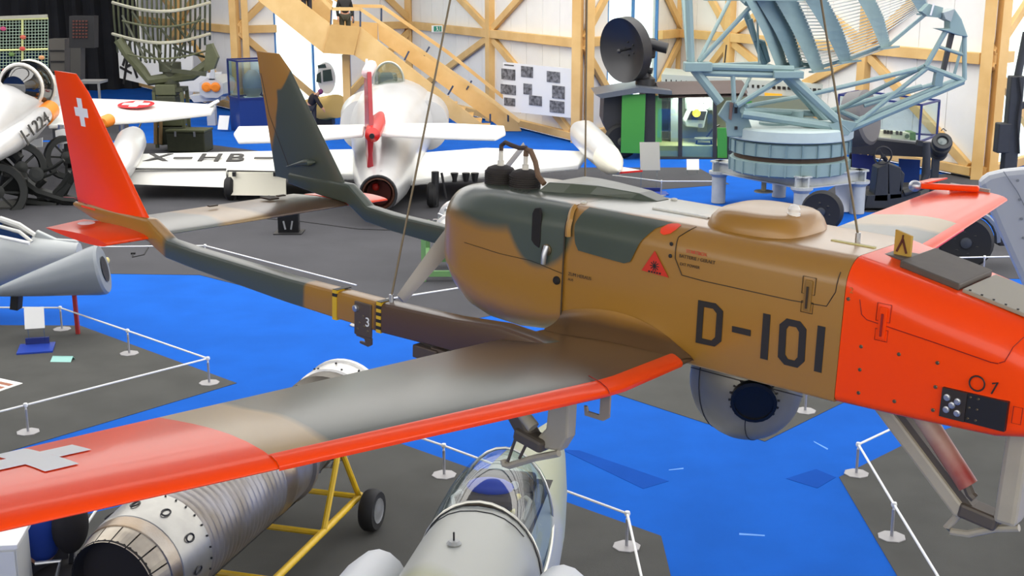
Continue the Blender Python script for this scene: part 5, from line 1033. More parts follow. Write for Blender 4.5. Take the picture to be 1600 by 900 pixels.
# ---------------- anti-aircraft gun at the left ----------------
GN = thing('anti_aircraft_gun', 'dark olive anti-aircraft gun carriage with spoked wheels at the left edge', 'gun', G(55, 325)); GM = mat('gun_black', (36, 38, 36), .5, .3, noise=.2, nscale=10)
for u, v, Y, r in ((32, 262, 30.5, .62), (-5, 300, 29.5, .7), (104, 246, 33, .58)):
    c = A(u, v, Y); MB().lathe([(r * .72, -.08), (r * .95, -.09), (r, -.03), (r, .03), (r * .95, .09), (r * .72, .08)], c, (.55, -.8, .1), 28, False).build('wheel', GM, GN, world=True, smooth=40); MB().lathe([(.02, -.1), (.14, -.08), (.16, .08), (.02, .1)], c, (.55, -.8, .1), 14).build('hub', GM, GN, world=True)
    ax_ = Vector((.55, -.8, .1)).normalized(); x1 = ax_.orthogonal().normalized(); y1 = ax_.cross(x1)
    for k in range(8): d_ = x1 * math.cos(k * PI / 4) + y1 * math.sin(k * PI / 4); MB().bar(c + d_ * .12, c + d_ * r * .75, .05, .05).build('spoke', GM, GN, world=True)
for pts, r in (([(0, 250), (20, 270), (60, 300), (100, 312), (122, 314)], .13), ([(60, 308), (85, 305), (100, 290), (112, 270)], .1), ([(10, 320), (40, 316), (90, 322)], .12), ([(20, 290), (50, 300), (70, 280)], .08), ([(66, 268), (82, 262), (100, 250)], .04), ([(66, 278), (90, 268)], .03), ([(0, 235), (18, 238), (30, 250)], .16), ([(95, 310), (105, 290), (118, 268)], .09)): MB().tube([A(u, v, 30.3) for u, v in pts], r, 8).build('carriage_tube', GM, GN, world=True, smooth=True)
MB().lathe([(.16, 0), (.17, .05), (.1, .06)], A(57, 272, 30), (.3, -1, .2), 18).build('hand_wheel', GM, GN, world=True)
MB().box(A(20, 285, 30.2), (.6, .5, .5), (.2, .3, .4)).build('mount_block', GM, GN, world=True, bevel=.06); MB().box(A(12, 325, 30), (.8, .5, .25), (.1, 0, .3)).build('foot_plate', mat('gun_grey', (92, 92, 88), .5, .3), GN, world=True, bevel=.04)
sh_ = MB(); sh_.prism([A(u, v, 30.2) for u, v in ((66, 306), (88, 302), (106, 286), (110, 290), (96, 310), (74, 314))], (0, .12, 0)); sh_.build('curved_shield', GM, GN, world=True)
# ---------------- grey nose and radome cone at the left ----------------
MN = thing('jet_nose', 'pale grey aircraft nose section entering from the left edge', 'aircraft nose', G(20, 500)); NG = mat('nose_grey', (170, 174, 174), .45, noise=.05, nscale=3)
MB().loft([sec(-160, 400, 19.5, 30, 75), sec(-60, 410, 19.7, 30, 62)], True).build('x', NG, MN, world=True) if False else None
def hring(u, v, Y, r, rz, n=24): c_ = A(u, v, Y); return [c_ + Vector((0, r * math.cos(t), rz * math.sin(t))) for t in [2 * PI * k / n for k in range(n)]]
MB().loft([hring(-260, 410, 20, .7, .75), hring(-90, 408, 20, .55, .62), hring(0, 404, 20, .45, .46), hring(60, 400, 20, .3, .3), hring(110, 396, 20, .19, .19), hring(124, 394, 20, .15, .15)]).build('fuselage', NG, MN, world=True, smooth=40)
MB().tube([A(0, 342, 19.9), A(30, 352, 19.9), A(54, 368, 19.9)], .05, 8).build('windscreen_frame', mat('frame_pale', (205, 204, 196), .4), MN, world=True); MB().tube([A(0, 354, 19.8), A(30, 362, 19.75), A(50, 378, 19.7)], .03, 8).build('windscreen_frame', mat('frame_pale', (205, 204, 196)), MN, world=True); MB().tube([A(0, 370, 19.6), A(46, 380, 19.6)], .03, 8).build('windscreen_frame', WHITE, MN, world=True)
MB().prism([A(u, v, 19.85) for u, v in ((-10, 344), (50, 368), (46, 382), (-10, 378))], (0, .02, 0)).build('windscreen', glassmat('smoked_glass', (110, 116, 118), .15), MN, world=True)
MB().prism([A(u, v, 20) for u, v in ((52, 372), (56, 360), (60, 362), (86, 374), (120, 376), (120, 384), (50, 392))], (0, .1, 0)).build('top_fairing', NG, MN, world=True, bevel=.02)
MB().lathe([(.02, 0), (.05, .02), (.05, .1)], A(171, 407, 19.6), (-1, 0, 0), 12).build('probe_tip', mat('brass_tip', (206, 190, 120), .4), MN, world=True, smooth=True); MB().tube([A(124, 395, 19.8), A(165, 405, 19.6)], .03, 6).build('probe', DARK, MN, world=True)
MB().bar(A(27, 455, 19), A(25, 482, 19), .12, .2).build('support_strut', BLACK, MN, world=True)
p = G(122, 522); RC = thing('radome_cone', 'grey conical radome lying level on a red prop at the left', 'radome', p)
a0, b0 = A(-30, 462, 18.8), A(146, 424, 19.0); dd = (b0 - a0).normalized(); LL = (b0 - a0).length
MB().lathe([(.005, 0), (.09, LL * .2), (.2, LL * .5), (.3, LL * .8), (.375, LL), (.385, LL + .12), (.36, LL + .16), (.3, LL + .165)], a0, dd, 40).build('cone', mat('radome_grey', (128, 134, 138), .4, coat=.1), RC, world=True, smooth=35)
MB().lathe([(.01, 0), (.2, .01)], b0 + dd * .17, dd, 20).build('base_disc', DARK, RC, world=True)
MB().bar(Vector((p.x, p.y, 0)), A(116, 460, p.y), .055, .06).build('red_prop', mat('prop_red', (160, 40, 34), .5), RC, world=True)
# ---------------- small engine on a green stand behind the drone ----------------
p = G(690, 440); SE = thing('small_engine', 'small round jet engine on a green stand behind the drone', 'jet engine', p)
MB().lathe([(.26, 0), (.33, .02), (.35, .1), (.34, .5), (.38, .52), (.38, .6), (.3, .7), (.28, 1.3), (.36, 1.35), (.36, 1.5), (.1, 1.6)], p + Vector((.2, 0, .72)), (.02, 1, .12), 28).build('casing', mat('alloy_casing', (206, 206, 204), .35, .5, noise=.15, nscale=8), SE, world=True, smooth=30)
MB().lathe([(.01, .3), (.24, .05), (.26, -.01)], p + Vector((.2, 0, .72)), (.02, 1, .12), 24).build('bore', BLACK, SE, world=True)
for k in range(6): t = .5 + k * .4; c_ = p + Vector((.2, .8 + .1 * (k % 2), .78)); MB().tube([c_ + Vector((.36 * math.cos(t), -.2, .36 * math.sin(t))), c_ + Vector((.42 * math.cos(t + .2), 0, .42 * math.sin(t + .2))), c_ + Vector((.36 * math.cos(t + .4), .3, .36 * math.sin(t + .4)))], .025, 6).build('pipe', STEEL, SE, world=True)
GS = mat('stand_green', (104, 148, 92), .5)
st_ = thing('engine_stand', 'green steel stand under the small round engine', 'stand', p)
for x in (-.32, .75):
    for y in (0, 1.2): MB().bb(p.x + x - .04, p.x + x + .04, p.y + y - .04, p.y + y + .04, 0, .9 if x < 0 else .5).build('leg', GS, st_, world=True)
for y in (0, 1.2): MB().bb(p.x - .36, p.x + .79, p.y + y - .04, p.y + y + .04, .1, .2).build('cross_beam', GS, st_, world=True)
for x in (-.32, .75): MB().bb(p.x + x - .04, p.x + x + .04, p.y, p.y + 1.2, .3, .38).build('side_beam', GS, st_, world=True)
# ---------------- black dish radar on its trailer ----------------
TY = 38.0; DKG = mat('trailer_black', (48, 48, 50), .55, noise=.15, nscale=4); GRN = mat('vivid_green', (62, 142, 56), .5); INT = mat('interior_green', (130, 200, 110), .6)
TL = thing('radar_trailer', 'black radar trailer with green panels and a glazed cabin', 'trailer', A(1070, 262, TY) * Vector((1, 1, 0)))
def vp(px, Y, th, name, m, par=TL, bevel=0): return MB().prism([A(u, v, Y) for u, v in px], (0, th, 0)).build(name, m, par, world=True, bevel=bevel)
vp([(944, 150), (975, 150), (975, 225), (960, 222), (948, 205), (942, 190)], TY + .1, 1.6, 'front_wall', DKG); vp([(1008, 145), (1024, 145), (1024, 250), (1008, 250)], TY, 1.8, 'corner_post', DKG)
gd = vp([(972, 148), (1009, 147), (1006, 240), (970, 239)], TY - .25, .06, 'green_door', GRN, bevel=.01); gd['label'] = 'vivid green door panel'
vp([(1024, 150), (1034, 150), (1034, 222), (1024, 222)], TY + .1, .05, 'green_jamb', INT); vp([(1024, 150), (1270, 150), (1270, 250), (1024, 250)], TY + 1.9, .08, 'rear_wall', mat('cabin_back', (126, 134, 120), .7)); vp([(1024, 228), (1270, 228), (1270, 246), (1024, 246)], TY + .05, 1.8, 'cabin_floor', mat('cabin_floor', (160, 164, 112), .6))
vp([(1020, 245), (1290, 250), (1290, 257), (1010, 252)], TY - .1, 1.9, 'chassis', DKG)
for u in (1060, 1114): vp([(u, 148), (u + 6, 148), (u + 6, 250), (u, 250)], TY - .05, .08, 'window_post', DKG)
vp([(1121, 200), (1136, 200), (1136, 252), (1121, 252)], TY - .04, .06, 'green_side_panel', GRN); vp([(1163, 158), (1175, 158), (1175, 200), (1163, 200)], TY - .04, .06, 'green_side_panel', GRN); vp([(1136, 200), (1290, 200), (1290, 250), (1136, 250)], TY, .1, 'side_wall', DKG)
for u0, u1 in ((1027, 1060), (1066, 1114)): vp([(u0, 148), (u1, 148), (u1, 248), (u0, 248)], TY - .02, .015, 'window_pane', GLASS)
rf = []
for i in range(9):
    q = i / 8; z = math.sin(PI * q) * .28; c0 = A(1035, 148, TY - .15); rf.append([Vector((c0.x - .1, TY - .2 + 2.3 * q, c0.z + z)), Vector((c0.x + 2.5, TY - .2 + 2.3 * q, c0.z + z + .05))])
MB().sheet(rf + [[Vector((a_.x, a_.y, a_.z - .1)) for a_ in r_] for r_ in rf[::-1]]).build('arched_roof', mat('roof_brown', (86, 74, 72), .6), TL, world=True, smooth=True)
vp([(930, 148), (1000, 136), (1050, 142), (1050, 148), (1000, 145), (940, 154)], TY - .4, 2.2, 'tarpaulin_roof', mat('tarp_dark', (86, 92, 102), .4))
cb_ = vp([(1048, 152), (1064, 152), (1064, 232), (1048, 232)], TY + 1.0, .6, 'cabinet_rack', mat('rack_pale', (150, 158, 152), .5))
c2 = vp([(1074, 152), (1118, 152), (1118, 172), (1074, 172)], TY + 1.0, .6, 'gauge_panel', mat('rack_pale', (150, 158, 152)))
for i in range(3):
    for j in range(2): MB().lathe([(.09, 0), (.09, .04), (.06, .045)], A(1088 + i * 7.5, 157 + j * 9, TY + .97), (0, -1, 0), 14).build('gauge', WHITE, c2, world=True)
co = MB().prism([A(u, v, TY + .7) for u, v in ((1070, 190), (1078, 172), (1106, 173), (1100, 200), (1072, 198))], (0, .6, 0)).build('radar_console', mat('console_white', (210, 214, 208), .4), TL, world=True, bevel=.03)
MB().prism([A(u, v, TY + .66) for u, v in ((1074, 187), (1080, 173), (1104, 174), (1100, 188))], (0, .05, 0)).build('screen_panel', INK, co, world=True); MB().lathe([(.12, 0), (.12, .04)], A(1088, 177, TY + .63), (0, -1, .2), 18).build('round_scope', mat('scope_yellow', (232, 196, 40), .5, emit=.4), co, world=True)
MB().lathe([(.07, 0), (.07, .05)], A(1094, 196, TY + .66), (0, -1, 0), 14).build('hand_knob', STEEL, co, world=True)
stl = A(1100, 218, TY + .5); so = MB().lathe([(.3, 0), (.3, .05)], stl, (0, 0, 1), 16).build('stool_seat', mat('stool_olive', (120, 122, 96), .6), TL, world=True)
for k in (-1, 1): MB().tube([stl + Vector((.2 * k, 0, 0)), stl + Vector((.32 * k, -.1, -.5))], .025, 6).build('stool_leg', DARK, so, world=True)
MB().tube([stl + Vector((.1, .25, .02)), stl + Vector((.3, .28, .3)), stl + Vector((.5, .3, .4))], .03, 6).build('stool_back', DARK, so, world=True)
for u in (970, 1195):
    c = A(u, 250, TY + .2); MB().lathe([(.2, -.14), (.44, -.15), (.52, -.06), (.52, .06), (.44, .15), (.2, .14)], Vector((c.x, TY + .1, .52)), (0, 1, 0), 26).build('wheel', BLACK, TL, world=True, smooth=40)
    MB().lathe([(.05, -.16), (.2, -.12), (.22, .1)], Vector((c.x, TY + .1, .52)), (0, 1, 0), 14).build('hub', mat('hub_olive', (70, 72, 58), .5), TL, world=True)
for u in (1073, 1098): MB().bar(A(u, 252, TY - .3), A(u - 4, 276, TY - .9), .06, .06).build('step_rail', DARK, TL, world=True)
for v in (260, 270): MB().bar(A(1072, v, TY - .5), A(1096, v, TY - .5), .2, .04).build('step', DARK, TL, world=True)
l_ = bpy.data.lights.new('cabin_lamp', 'AREA'); l_.energy = 110; l_.size = 1.2; l_.color = (1, .97, .85); lo_ = bpy.data.objects.new('cabin_lamp', l_); C.objects.link(lo_); lo_.location = A(1085, 150, TY + .9) + Vector((0, 0, -.05))
DS = thing('dish_antenna', 'black parabolic dish tilted to the left on top of the trailer', 'dish', A(1009, 140, TY + .6)); DM = mat('dish_black', (60, 60, 62), .38, .5)
dc = A(985, 76, TY + .6); dn = Vector((-.78, -.6, -.12)).normalized(); R_ = .94
pr = [(R_ * q, .34 * q * q) for q in [i / 10 for i in range(11)]]
MB().lathe(pr + [(R_ + .015, .36), (R_ + .015, .02), (.5, -.22), (.15, -.3)], dc, dn, 44, False).build('dish', DM, DS, world=True, smooth=40)
fd = MB().tube([dc + dn * .0, dc + dn * .42], .035, 8).build('feed_horn', DM, DS, world=True, smooth=True); MB().ell(dc + dn * .45, (.07, .07, .07), 10, 8).build('feed_head', DM, fd, world=True, smooth=True)
xx = dn.orthogonal().normalized(); yy = dn.cross(xx)
for k in range(5): MB().ell(dc + dn * .03 + xx * .2 * math.cos(k * 1.26) + yy * .2 * math.sin(k * 1.26), (.03, .03, .03), 8, 6).build('bolt', INK, DS, world=True)
bk = dc - dn * .45
MB().box(bk + Vector((.1, .1, -.05)), (.55, .5, .6), (0, .1, .7)).build('gearbox', DKG, DS, world=True, bevel=.06); MB().tube([bk + Vector((.1, -.1, .1)), bk + Vector((.75, -.25, -.05))], .16, 14).build('sight_tube', DM, DS, world=True, smooth=30); MB().tube([bk + Vector((-.2, -.3, -.6)), bk + Vector((.3, -.45, -.7))], .09, 12).build('lower_tube', DM, DS, world=True, smooth=30)
pz = A(1008, 142, TY + .6); MB().tube([pz, pz + Vector((0, 0, .35)), pz + Vector((-.02, 0, .4)), A(1005, 105, TY + .6)], [.3, .3, .2, .2], 16).build('pedestal', DM, DS, world=True, smooth=30)
# ---------------- pale shelter behind ----------------
SH = thing('equipment_shelter', 'long pale grey equipment shelter with slotted side behind the radars', 'shelter', A(1180, 200, 43) * Vector((1, 1, 0))); PG = mat('shelter_grey', (198, 204, 196), .5)
MB().prism([A(u, v, Y) for u, v, Y in ((1034, 116, 44.5), (1320, 133, 40), (1330, 140, 42), (1040, 106, 46.5))], (0, 0, -.1)).build('roof', PG, SH, world=True)
MB().prism([A(u, v, Y) for u, v, Y in ((1034, 117, 44.5), (1318, 134, 40), (1318, 215, 40), (1034, 190, 44.5))], (0, .1, 0)).build('side', PG, SH, world=True)
for i in range(34):
    q = i / 33
    if 10 < i < 13: continue
    u = 1040 + 262 * q; v = 124 + 16 * q; Y = 44.4 - 4.4 * q - .04; MB().prism([A(u + a_, v + b_, Y) for a_, b_ in ((0, 0), (5, .3), (5, 5), (0, 4.7))], (0, .03, 0)).build('vent_slot', INK, SH, world=True)
vp([(1195, 145), (1222, 147), (1222, 182), (1195, 180)], 41.3, .05, 'amber_window', mat('amber_lit', (220, 160, 40), .5, emit=.5), SH)
for u in (1228, 1245, 1262, 1280): vp([(u, 150), (u + 10, 151), (u + 10, 190), (u, 189)], 40.8, .03, 'side_door', mat('shelter_panel', (176, 182, 172), .5), SH)
MB().tube([A(1132, 100, 43), A(1135, 70, 43)], .025, 5).build('whip_aerial', DARK, SH, world=True)
# ---------------- blue-grey tracking radar ----------------
BG = mat('blue_grey_paint', (126, 150, 150), .5, noise=.08, nscale=3); BGD = mat('blue_grey_dark', (106, 132, 138), .5, noise=.1, nscale=3); STN = mat('galvanised_stand', (176, 180, 178), .5, noise=.12, nscale=5)
QY = 29.3; TRd = thing('tracking_radar', 'large blue-grey radar antenna with slatted reflector and tubular truss arm', 'radar', A(1232, 325, QY) * Vector((1, 1, 0)))
LEGS = [(1122, 320, 30.6), (1250, 345, 28.3), (1338, 338, 29.2), (1216, 322, 31.4)]; ZT = None
tops_ = []
for u, v, Y in LEGS:
    g = A(u, v, Y); g = Vector((g.x, g.y, 0)); zt = .76; tops_.append(g + Vector((0, 0, zt)))
for i, t in enumerate(tops_):
    lg = MB().tube([t * Vector((1, 1, 0)) + Vector((0, 0, .01)), t], .17, 18).build('leg', STN, TRd, world=True, smooth=30); MB().lathe([(.25, -.02), (.25, .04), (.17, .12)], t, (0, 0, -1), 18).build('leg_flange', STN, lg, world=True)
for i in range(4):
    a_, b_ = tops_[i] + Vector((0, 0, .12)), tops_[(i + 1) % 4] + Vector((0, 0, .12)); d_ = (b_ - a_).normalized() * .2
    m_ = MB(); m_.bar(a_ - d_, b_ + d_, .05, .26); m_.bar(a_ - d_ + Vector((0, 0, .13)), b_ + d_ + Vector((0, 0, .13)), .22, .03); m_.bar(a_ - d_ - Vector((0, 0, .13)), b_ + d_ - Vector((0, 0, .13)), .22, .03); m_.build('frame_beam', STN, TRd, world=True)
rc_ = A(1232, 262, 29.6); RC0 = Vector((rc_.x, 29.6, .96))
MB().lathe([(1.32, 0), (1.36, .03), (1.36, .3), (1.32, .32), (1.25, .33), (1.25, .42), (1.3, .43), (1.36, .45), (1.36, .72), (1.3, .75)], RC0, (0, 0, 1), 48).build('turntable_ring', BG, TRd, world=True, smooth=25)
for k in range(24):
    t = 2 * PI * k / 24; d_ = Vector((math.cos(t), math.sin(t), 0)); MB().bar(RC0 + d_ * 1.37 + Vector((0, 0, .02)), RC0 + d_ * 1.37 + Vector((0, 0, .3)), .03, .05, d_).build('stiffener', BG, TRd, world=True); MB().bar(RC0 + d_ * 1.37 + Vector((0, 0, .45)), RC0 + d_ * 1.37 + Vector((0, 0, .74)), .03, .05, d_).build('stiffener', BGD, TRd, world=True)
MB().lathe([(1.27, .3), (1.27, .45)], RC0, (0, 0, 1), 40, False).build('bearing_gap', mat('bearing_rust', (70, 52, 34), .7), TRd, world=True)
MB().lathe([(1.4, .78), (1.42, .8), (1.42, 1.02), (1.38, 1.06), (.9, 1.1), (.02, 1.1)], RC0, (0, 0, 1), 48).build('rotating_platform', mat('pale_blue_grey', (178, 194, 192), .5, noise=.08, nscale=3), TRd, world=True, smooth=25)
MB().lathe([(.55, 1.1), (.55, 1.16), (.3, 1.2), (.2, 1.2), (.2, 1.36), (.02, 1.37)], RC0 + Vector((.1, .1, 0)), (0, 0, 1), 28).build('centre_hub', BG, TRd, world=True, smooth=30); MB().lathe([(.35, 1.1), (.35, 1.15), (.02, 1.16)], RC0 + Vector((-.45, -.35, 0)), (0, 0, 1), 24).build('round_hatch', BG, TRd, world=True)
for px in ([(1115, 150), (1165, 143), (1178, 180), (1180, 214), (1152, 214), (1140, 185), (1112, 178)],):
    for Y in (28.9, 30.6): MB().prism([A(u, v, Y) for u, v in ((1122, 180), (1136, 158), (1160, 158), (1180, 214), (1137, 214), (1135, 192))], (0, .12, 0)).build('support_bracket', BG, TRd, world=True, bevel=.02)
MB().prism([A(u, v, 28.85) for u, v in ((1141, 160), (1146, 160), (1143, 188), (1139, 186))], (0, .06, 0)).build('bracket_label', mat('label_brown', (128, 102, 90), .6), TRd, world=True)
for u, v, m in ((1150, 170, DARK), (1150, 200, INK)): MB().box(A(u, v, 28.88), (.06, .05, .2 if m is DARK else .07)).build('bracket_slot', m, TRd, world=True)
def tr(pts, r=.055, m=BG, name='truss_tube', n=8):
    r *= .76
    return MB().tube([A(u, v, Y) for u, v, Y in pts], r, n).build(name, m, TRd, world=True, smooth=True)
N, F_ = 28.6, 30.4
for p_, r in (([(1075, -30, N), (1080, 100, N)], .11), ([(1066, -30, F_), (1077, 95, N)], .08), ([(1145, -10, F_), (1092, 95, N)], .06), ([(1175, 8, N), (1092, 97, N)], .07),
    ([(1085, 104, N), (1190, 100, F_)], .08), ([(1085, 104, N), (1240, 108, N)], .1), ([(1095, 114, N), (1232, 118, N)], .09), ([(1085, 108, N), (1125, 160, N)], .14), ([(1190, 100, F_), (1230, 112, N)], .08),
    ([(1182, 100, F_), (1150, 165, N)], .06), ([(1225, 120, N), (1152, 165, N)], .08), ([(1145, 118, N), (1147, 160, N)], .07), ([(1160, 178, N), (1300, 198, N)], .13), ([(1160, 172, N), (1290, 178, F_)], .1), ([(1165, 166, N), (1255, 150, F_)], .07),
    ([(1225, 118, N), (1290, 190, F_)], .12), ([(1232, 118, N), (1326, 205, N)], .14), ([(1265, 148, N), (1432, 108, N)], .07), ([(1300, 176, F_), (1445, 103, N)], .07), ([(1300, 172, F_), (1440, 135, F_)], .08), ([(1330, 200, N), (1450, 105, N)], .07), ([(1328, 202, N), (1505, 127, N)], .1), ([(1335, 190, F_), (1500, 122, F_)], .08), ([(1350, 165, F_), (1470, 128, F_)], .07), ([(1310, 172, F_), (1345, 188, F_)], .08),
    ([(1445, 103, N), (1507, 126, N)], .08), ([(1447, 103, N), (1478, 48, N)], .08), ([(1507, 125, N), (1507, 55, N)], .07), ([(1490, 120, F_), (1506, 60, F_)], .05), ([(1467, 73, N), (1506, 86, N)], .05)): tr(p_, r)
for u, v, w_, h_ in ((1090, 104, 1.0, .2), (1230, 116, 1.1, .16)): MB().box(A(u, v, N), (w_ * .6, .4, h_)).build('truss_node', BG, TRd, world=True, bevel=.02)
MB().prism([A(u, v, N - .1) for u, v in ((1295, 195), (1318, 188), (1340, 192), (1325, 212), (1305, 208))], (0, .2, 0)).build('gusset', BG, TRd, world=True)
MB().prism([A(u, v, N) for u, v in ((1486, 48), (1492, 52), (1478, 112), (1472, 110))], (0, .12, 0)).build('feed_waveguide', mat('waveguide_black', (44, 42, 42), .5), TRd, world=True); MB().prism([A(u, v, N - .05) for u, v in ((1464, 110), (1476, 112), (1472, 136), (1460, 134))], (0, .2, 0)).build('waveguide_bracket', BGD, TRd, world=True)
fh = MB().prism([A(u, v, N - .1) for u, v in ((1465, 45), (1484, 45), (1484, 22), (1492, 14), (1503, 30), (1513, 58), (1500, 56))], (0, .4, 0)).build('feed_housing', BG, TRd, world=True, bevel=.02)
MB().prism([A(u, v, N - .15) for u, v in ((1474, 20), (1492, 14), (1486, 34), (1478, 30))], (0, .5, 0)).build('feed_mouth', mat('feed_grey', (150, 160, 160), .5), fh, world=True); MB().prism([A(u, v, N) for u, v in ((1440, 18), (1452, 6), (1474, 12), (1470, 28), (1450, 26))], (0, .3, 0)).build('reflector_tip', BG, TRd, world=True); MB().bar(A(1454, 24, N - .05), A(1459, 6, N - .05), .04, .03).build('tip_marker', mat('striped_tape', (220, 220, 225), .5), TRd, world=True)
# reflector ribs (curved sheet-metal ribs) and slats between them
RIBS = [[(1175, 0, 20), (1200, 50, 22), (1222, 108, 16)], [(1190, -10, 30), (1222, 50, 26), (1246, 108, 18)], [(1222, -10, 34), (1250, 50, 26), (1278, 112, 18)], [(1268, -10, 34), (1300, 50, 26), (1322, 98, 18)], [(1342, -20, 26), (1366, 30, 22), (1384, 76, 14)], [(1418, -25, 26), (1432, 0, 20), (1445, 22, 16)]]
for i, rb in enumerate(RIBS):
    L_, R2 = [], []
    for k in range(9):
        q = k / 8; j = 0 if q < .5 else 1; t = (q - .5 * j) * 2; (u0, v0, w0), (u1, v1, w1) = rb[j], rb[j + 1]; u, v, w_ = u0 + (u1 - u0) * t, v0 + (v1 - v0) * t, w0 + (w1 - w0) * t; Y = 28.2 + .25 * i + .9 * q
        L_.append(A(u - w_ / 2 + 2 * math.sin(PI * q), v, Y)); R2.append(A(u + w_ / 2 + 3 * math.sin(PI * q), v - 3, Y + .5))
    m_ = MB(); m_.loft([[a_, b_, b_ + Vector((.03, .05, 0)), a_ + Vector((.03, .05, 0))] for a_, b_ in zip(L_, R2)]); rbo = m_.build('reflector_rib', BGD if i % 2 else BG, TRd, world=True)
    MB().bar(L_[-1] + Vector((-.05, -.1, 0)), R2[-1] + Vector((.2, .1, 0)), .12, .04).build('rib_foot', BG, rbo, world=True)
    RIBS[i] = (rb, R2)
for i in range(len(RIBS) - 1):
    (rb, R_a), (rc2, R_b) = RIBS[i], RIBS[i + 1]; n_ = 24
    for k in range(n_):
        q = k / (n_ - 1) * 8; j = min(7, int(q)); t = q - j; a_ = R_a[j].lerp(R_a[j + 1], t); b_ = R_b[j].lerp(R_b[j + 1], t)
        if i == 4 and k > 17: continue
        MB().tube([a_, b_], .014, 4).build('slat', mat('slat_pale', (214, 216, 206), .5), TRd, world=True)
    MB().bar(R_a[-1].lerp(R_a[-2], .35), R_b[-1].lerp(R_b[-2], .4), .05, .08).build('edge_bar', BG, TRd, world=True)
MB().box(A(1180, -12, 28.6), (2.2, .3, .35)).build('reflector_beam', BG, TRd, world=True)
for px, r in (([(1180, -10, 29), (1300, -12, 29), (1440, -14, 29.5)], .08), ([(1165, 20, 29.5), (1195, 100, 29.8)], .1), ([(1183, 20, 29.3), (1186, 100, 29)], .03), ([(1168, 5, 29.4), (1150, -12, 30)], .1), ([(1172, 30, 29.4), (1180, 62, 29.4), (1192, 66, 29.6), (1200, 96, 29.8)], .08)): tr(px, r, BGD, 'back_frame_tube')
MB().lathe([(.62, -.25), (.68, -.22), (.68, .2), (.6, .25)], A(1345, 185, 31.5), (.75, -.6, .2), 32).build('counter_drum', mat('drum_grey', (104, 102, 104), .5), TRd, world=True, smooth=30)
mk = A(1193, 300, 29.8); MB().tube([mk, mk + Vector((0, 0, .35))], .06, 10).build('slip_ring', mat('slip_brown', (150, 140, 110), .5), TRd, world=True); MB().lathe([(.22, 0), (.22, .03)], mk, (0, 0, 1), 20).build('slip_disc', mat('slip_brown', (150, 140, 110)), TRd, world=True)
# ---------------- wheels and carriages around the radar ----------------
def wheel_thing(name, label, c, r, axis, w_=.12, cat='wheel'):
    o = thing(name, label, cat, Vector((c.x, c.y, 0))); MB().lathe([(r * .62, -w_), (r * .9, -w_ * 1.1), (r, -w_ * .5), (r, w_ * .5), (r * .9, w_ * 1.1), (r * .62, w_)], Vector((c.x, c.y, r)), axis, 32).build('tyre', BLACK, o, world=True, smooth=40)
    MB().lathe([(.05, -w_ * 1.3), (r * .2, -w_ * 1.2), (r * .25, -w_ * .6), (r * .62, -w_ * .5), (r * .64, -w_ * .9), (r * .64, w_ * .5)], Vector((c.x, c.y, r)), axis, 24).build('disc', mat('disc_grey', (52, 56, 62), .5), o, world=True, smooth=30)
    ax_ = Vector(axis).normalized(); x1 = ax_.orthogonal().normalized(); y1 = ax_.cross(x1)
    for k in range(6): t = k * PI / 3; MB().ell(Vector((c.x, c.y, r)) + (x1 * math.cos(t) + y1 * math.sin(t)) * r * .42 - ax_ * w_ * .7, (.05, .05, .05), 8, 6).build('wheel_hole', INK, o, world=True)
    return o
TK = wheel_thing('truck_wheel', 'large truck wheel with domed mudguard at the right below the orange far wing', G(1506, 418), .5, (.35, 1, 0), .14)
c = G(1506, 418); MB().tube([Vector((c.x, c.y, .5)) + Vector((math.cos(t) * .58, -.05, math.sin(t) * .58)) for t in [PI * k / 10 for k in range(0, 11)]], .06, 6).build('mudguard', mat('guard_steel', (130, 136, 142), .35, .5), TK, world=True, smooth=True); MB().bar(Vector((c.x + .1, c.y, .55)), Vector((c.x + 1.0, c.y + .3, .5)), .1, .1).build('axle', DARK, TK, world=True); MB().box(Vector((c.x + .8, c.y + .1, .55)), (.4, .3, .25)).build('spring_box', DARK, TK, world=True, bevel=.03); MB().bar(Vector((c.x - .9, c.y + .3, .5)), Vector((c.x, c.y + .3, .5)), .1, .12).build('axle', DARK, TK, world=True)
wheel_thing('cannon_wheel', 'black wheel under the blue-grey radar stand', G(1283, 362), .45, (.5, 1, 0)); 
GC = thing('gun_director', 'black gun director column with hand wheel right of the radar stand', 'gun director', G(1385, 315)); MT = mat('director_black', (50, 52, 54), .5, .2, noise=.1, nscale=8)
GY = 29.5
def gp2(px, th, name, m=MT, Y=GY, bevel=.02): return MB().prism([A(u, v, Y) for u, v in px], (0, th, 0)).build(name, m, GC, world=True, bevel=bevel)
gp2([(1372, 262), (1388, 255), (1388, 315), (1365, 315)], .5, 'column'); gp2([(1388, 255), (1408, 262), (1410, 310), (1390, 312)], .6, 'gear_case'); gp2([(1355, 305), (1440, 300), (1430, 326), (1350, 326)], .8, 'base_block'); gp2([(1408, 265), (1414, 272), (1410, 300), (1404, 300)], .3, 'side_cover')
hw = [A(1379, 243, GY - .3) + Vector((.2 * math.cos(t), -.02, .2 * math.sin(t))) for t in [2 * PI * k / 24 for k in range(24)]]; hwo = MB().tube(hw, .022, 6, closed=True).build('hand_wheel', DARK, GC, world=True, smooth=True)
for k in (0, 8, 16): MB().tube([A(1379, 243, GY - .3), hw[k]], .015, 5).build('spoke', DARK, hwo, world=True)
MB().tube([A(1379, 243, GY - .3), A(1384, 250, GY)], .05, 8).build('wheel_shaft', DARK, GC, world=True); MB().tube([A(1448, 222, GY), A(1448, 270, GY), A(1440, 292, GY), A(1412, 302, GY)], .09, 10).build('curved_arm', MT, GC, world=True, smooth=True)
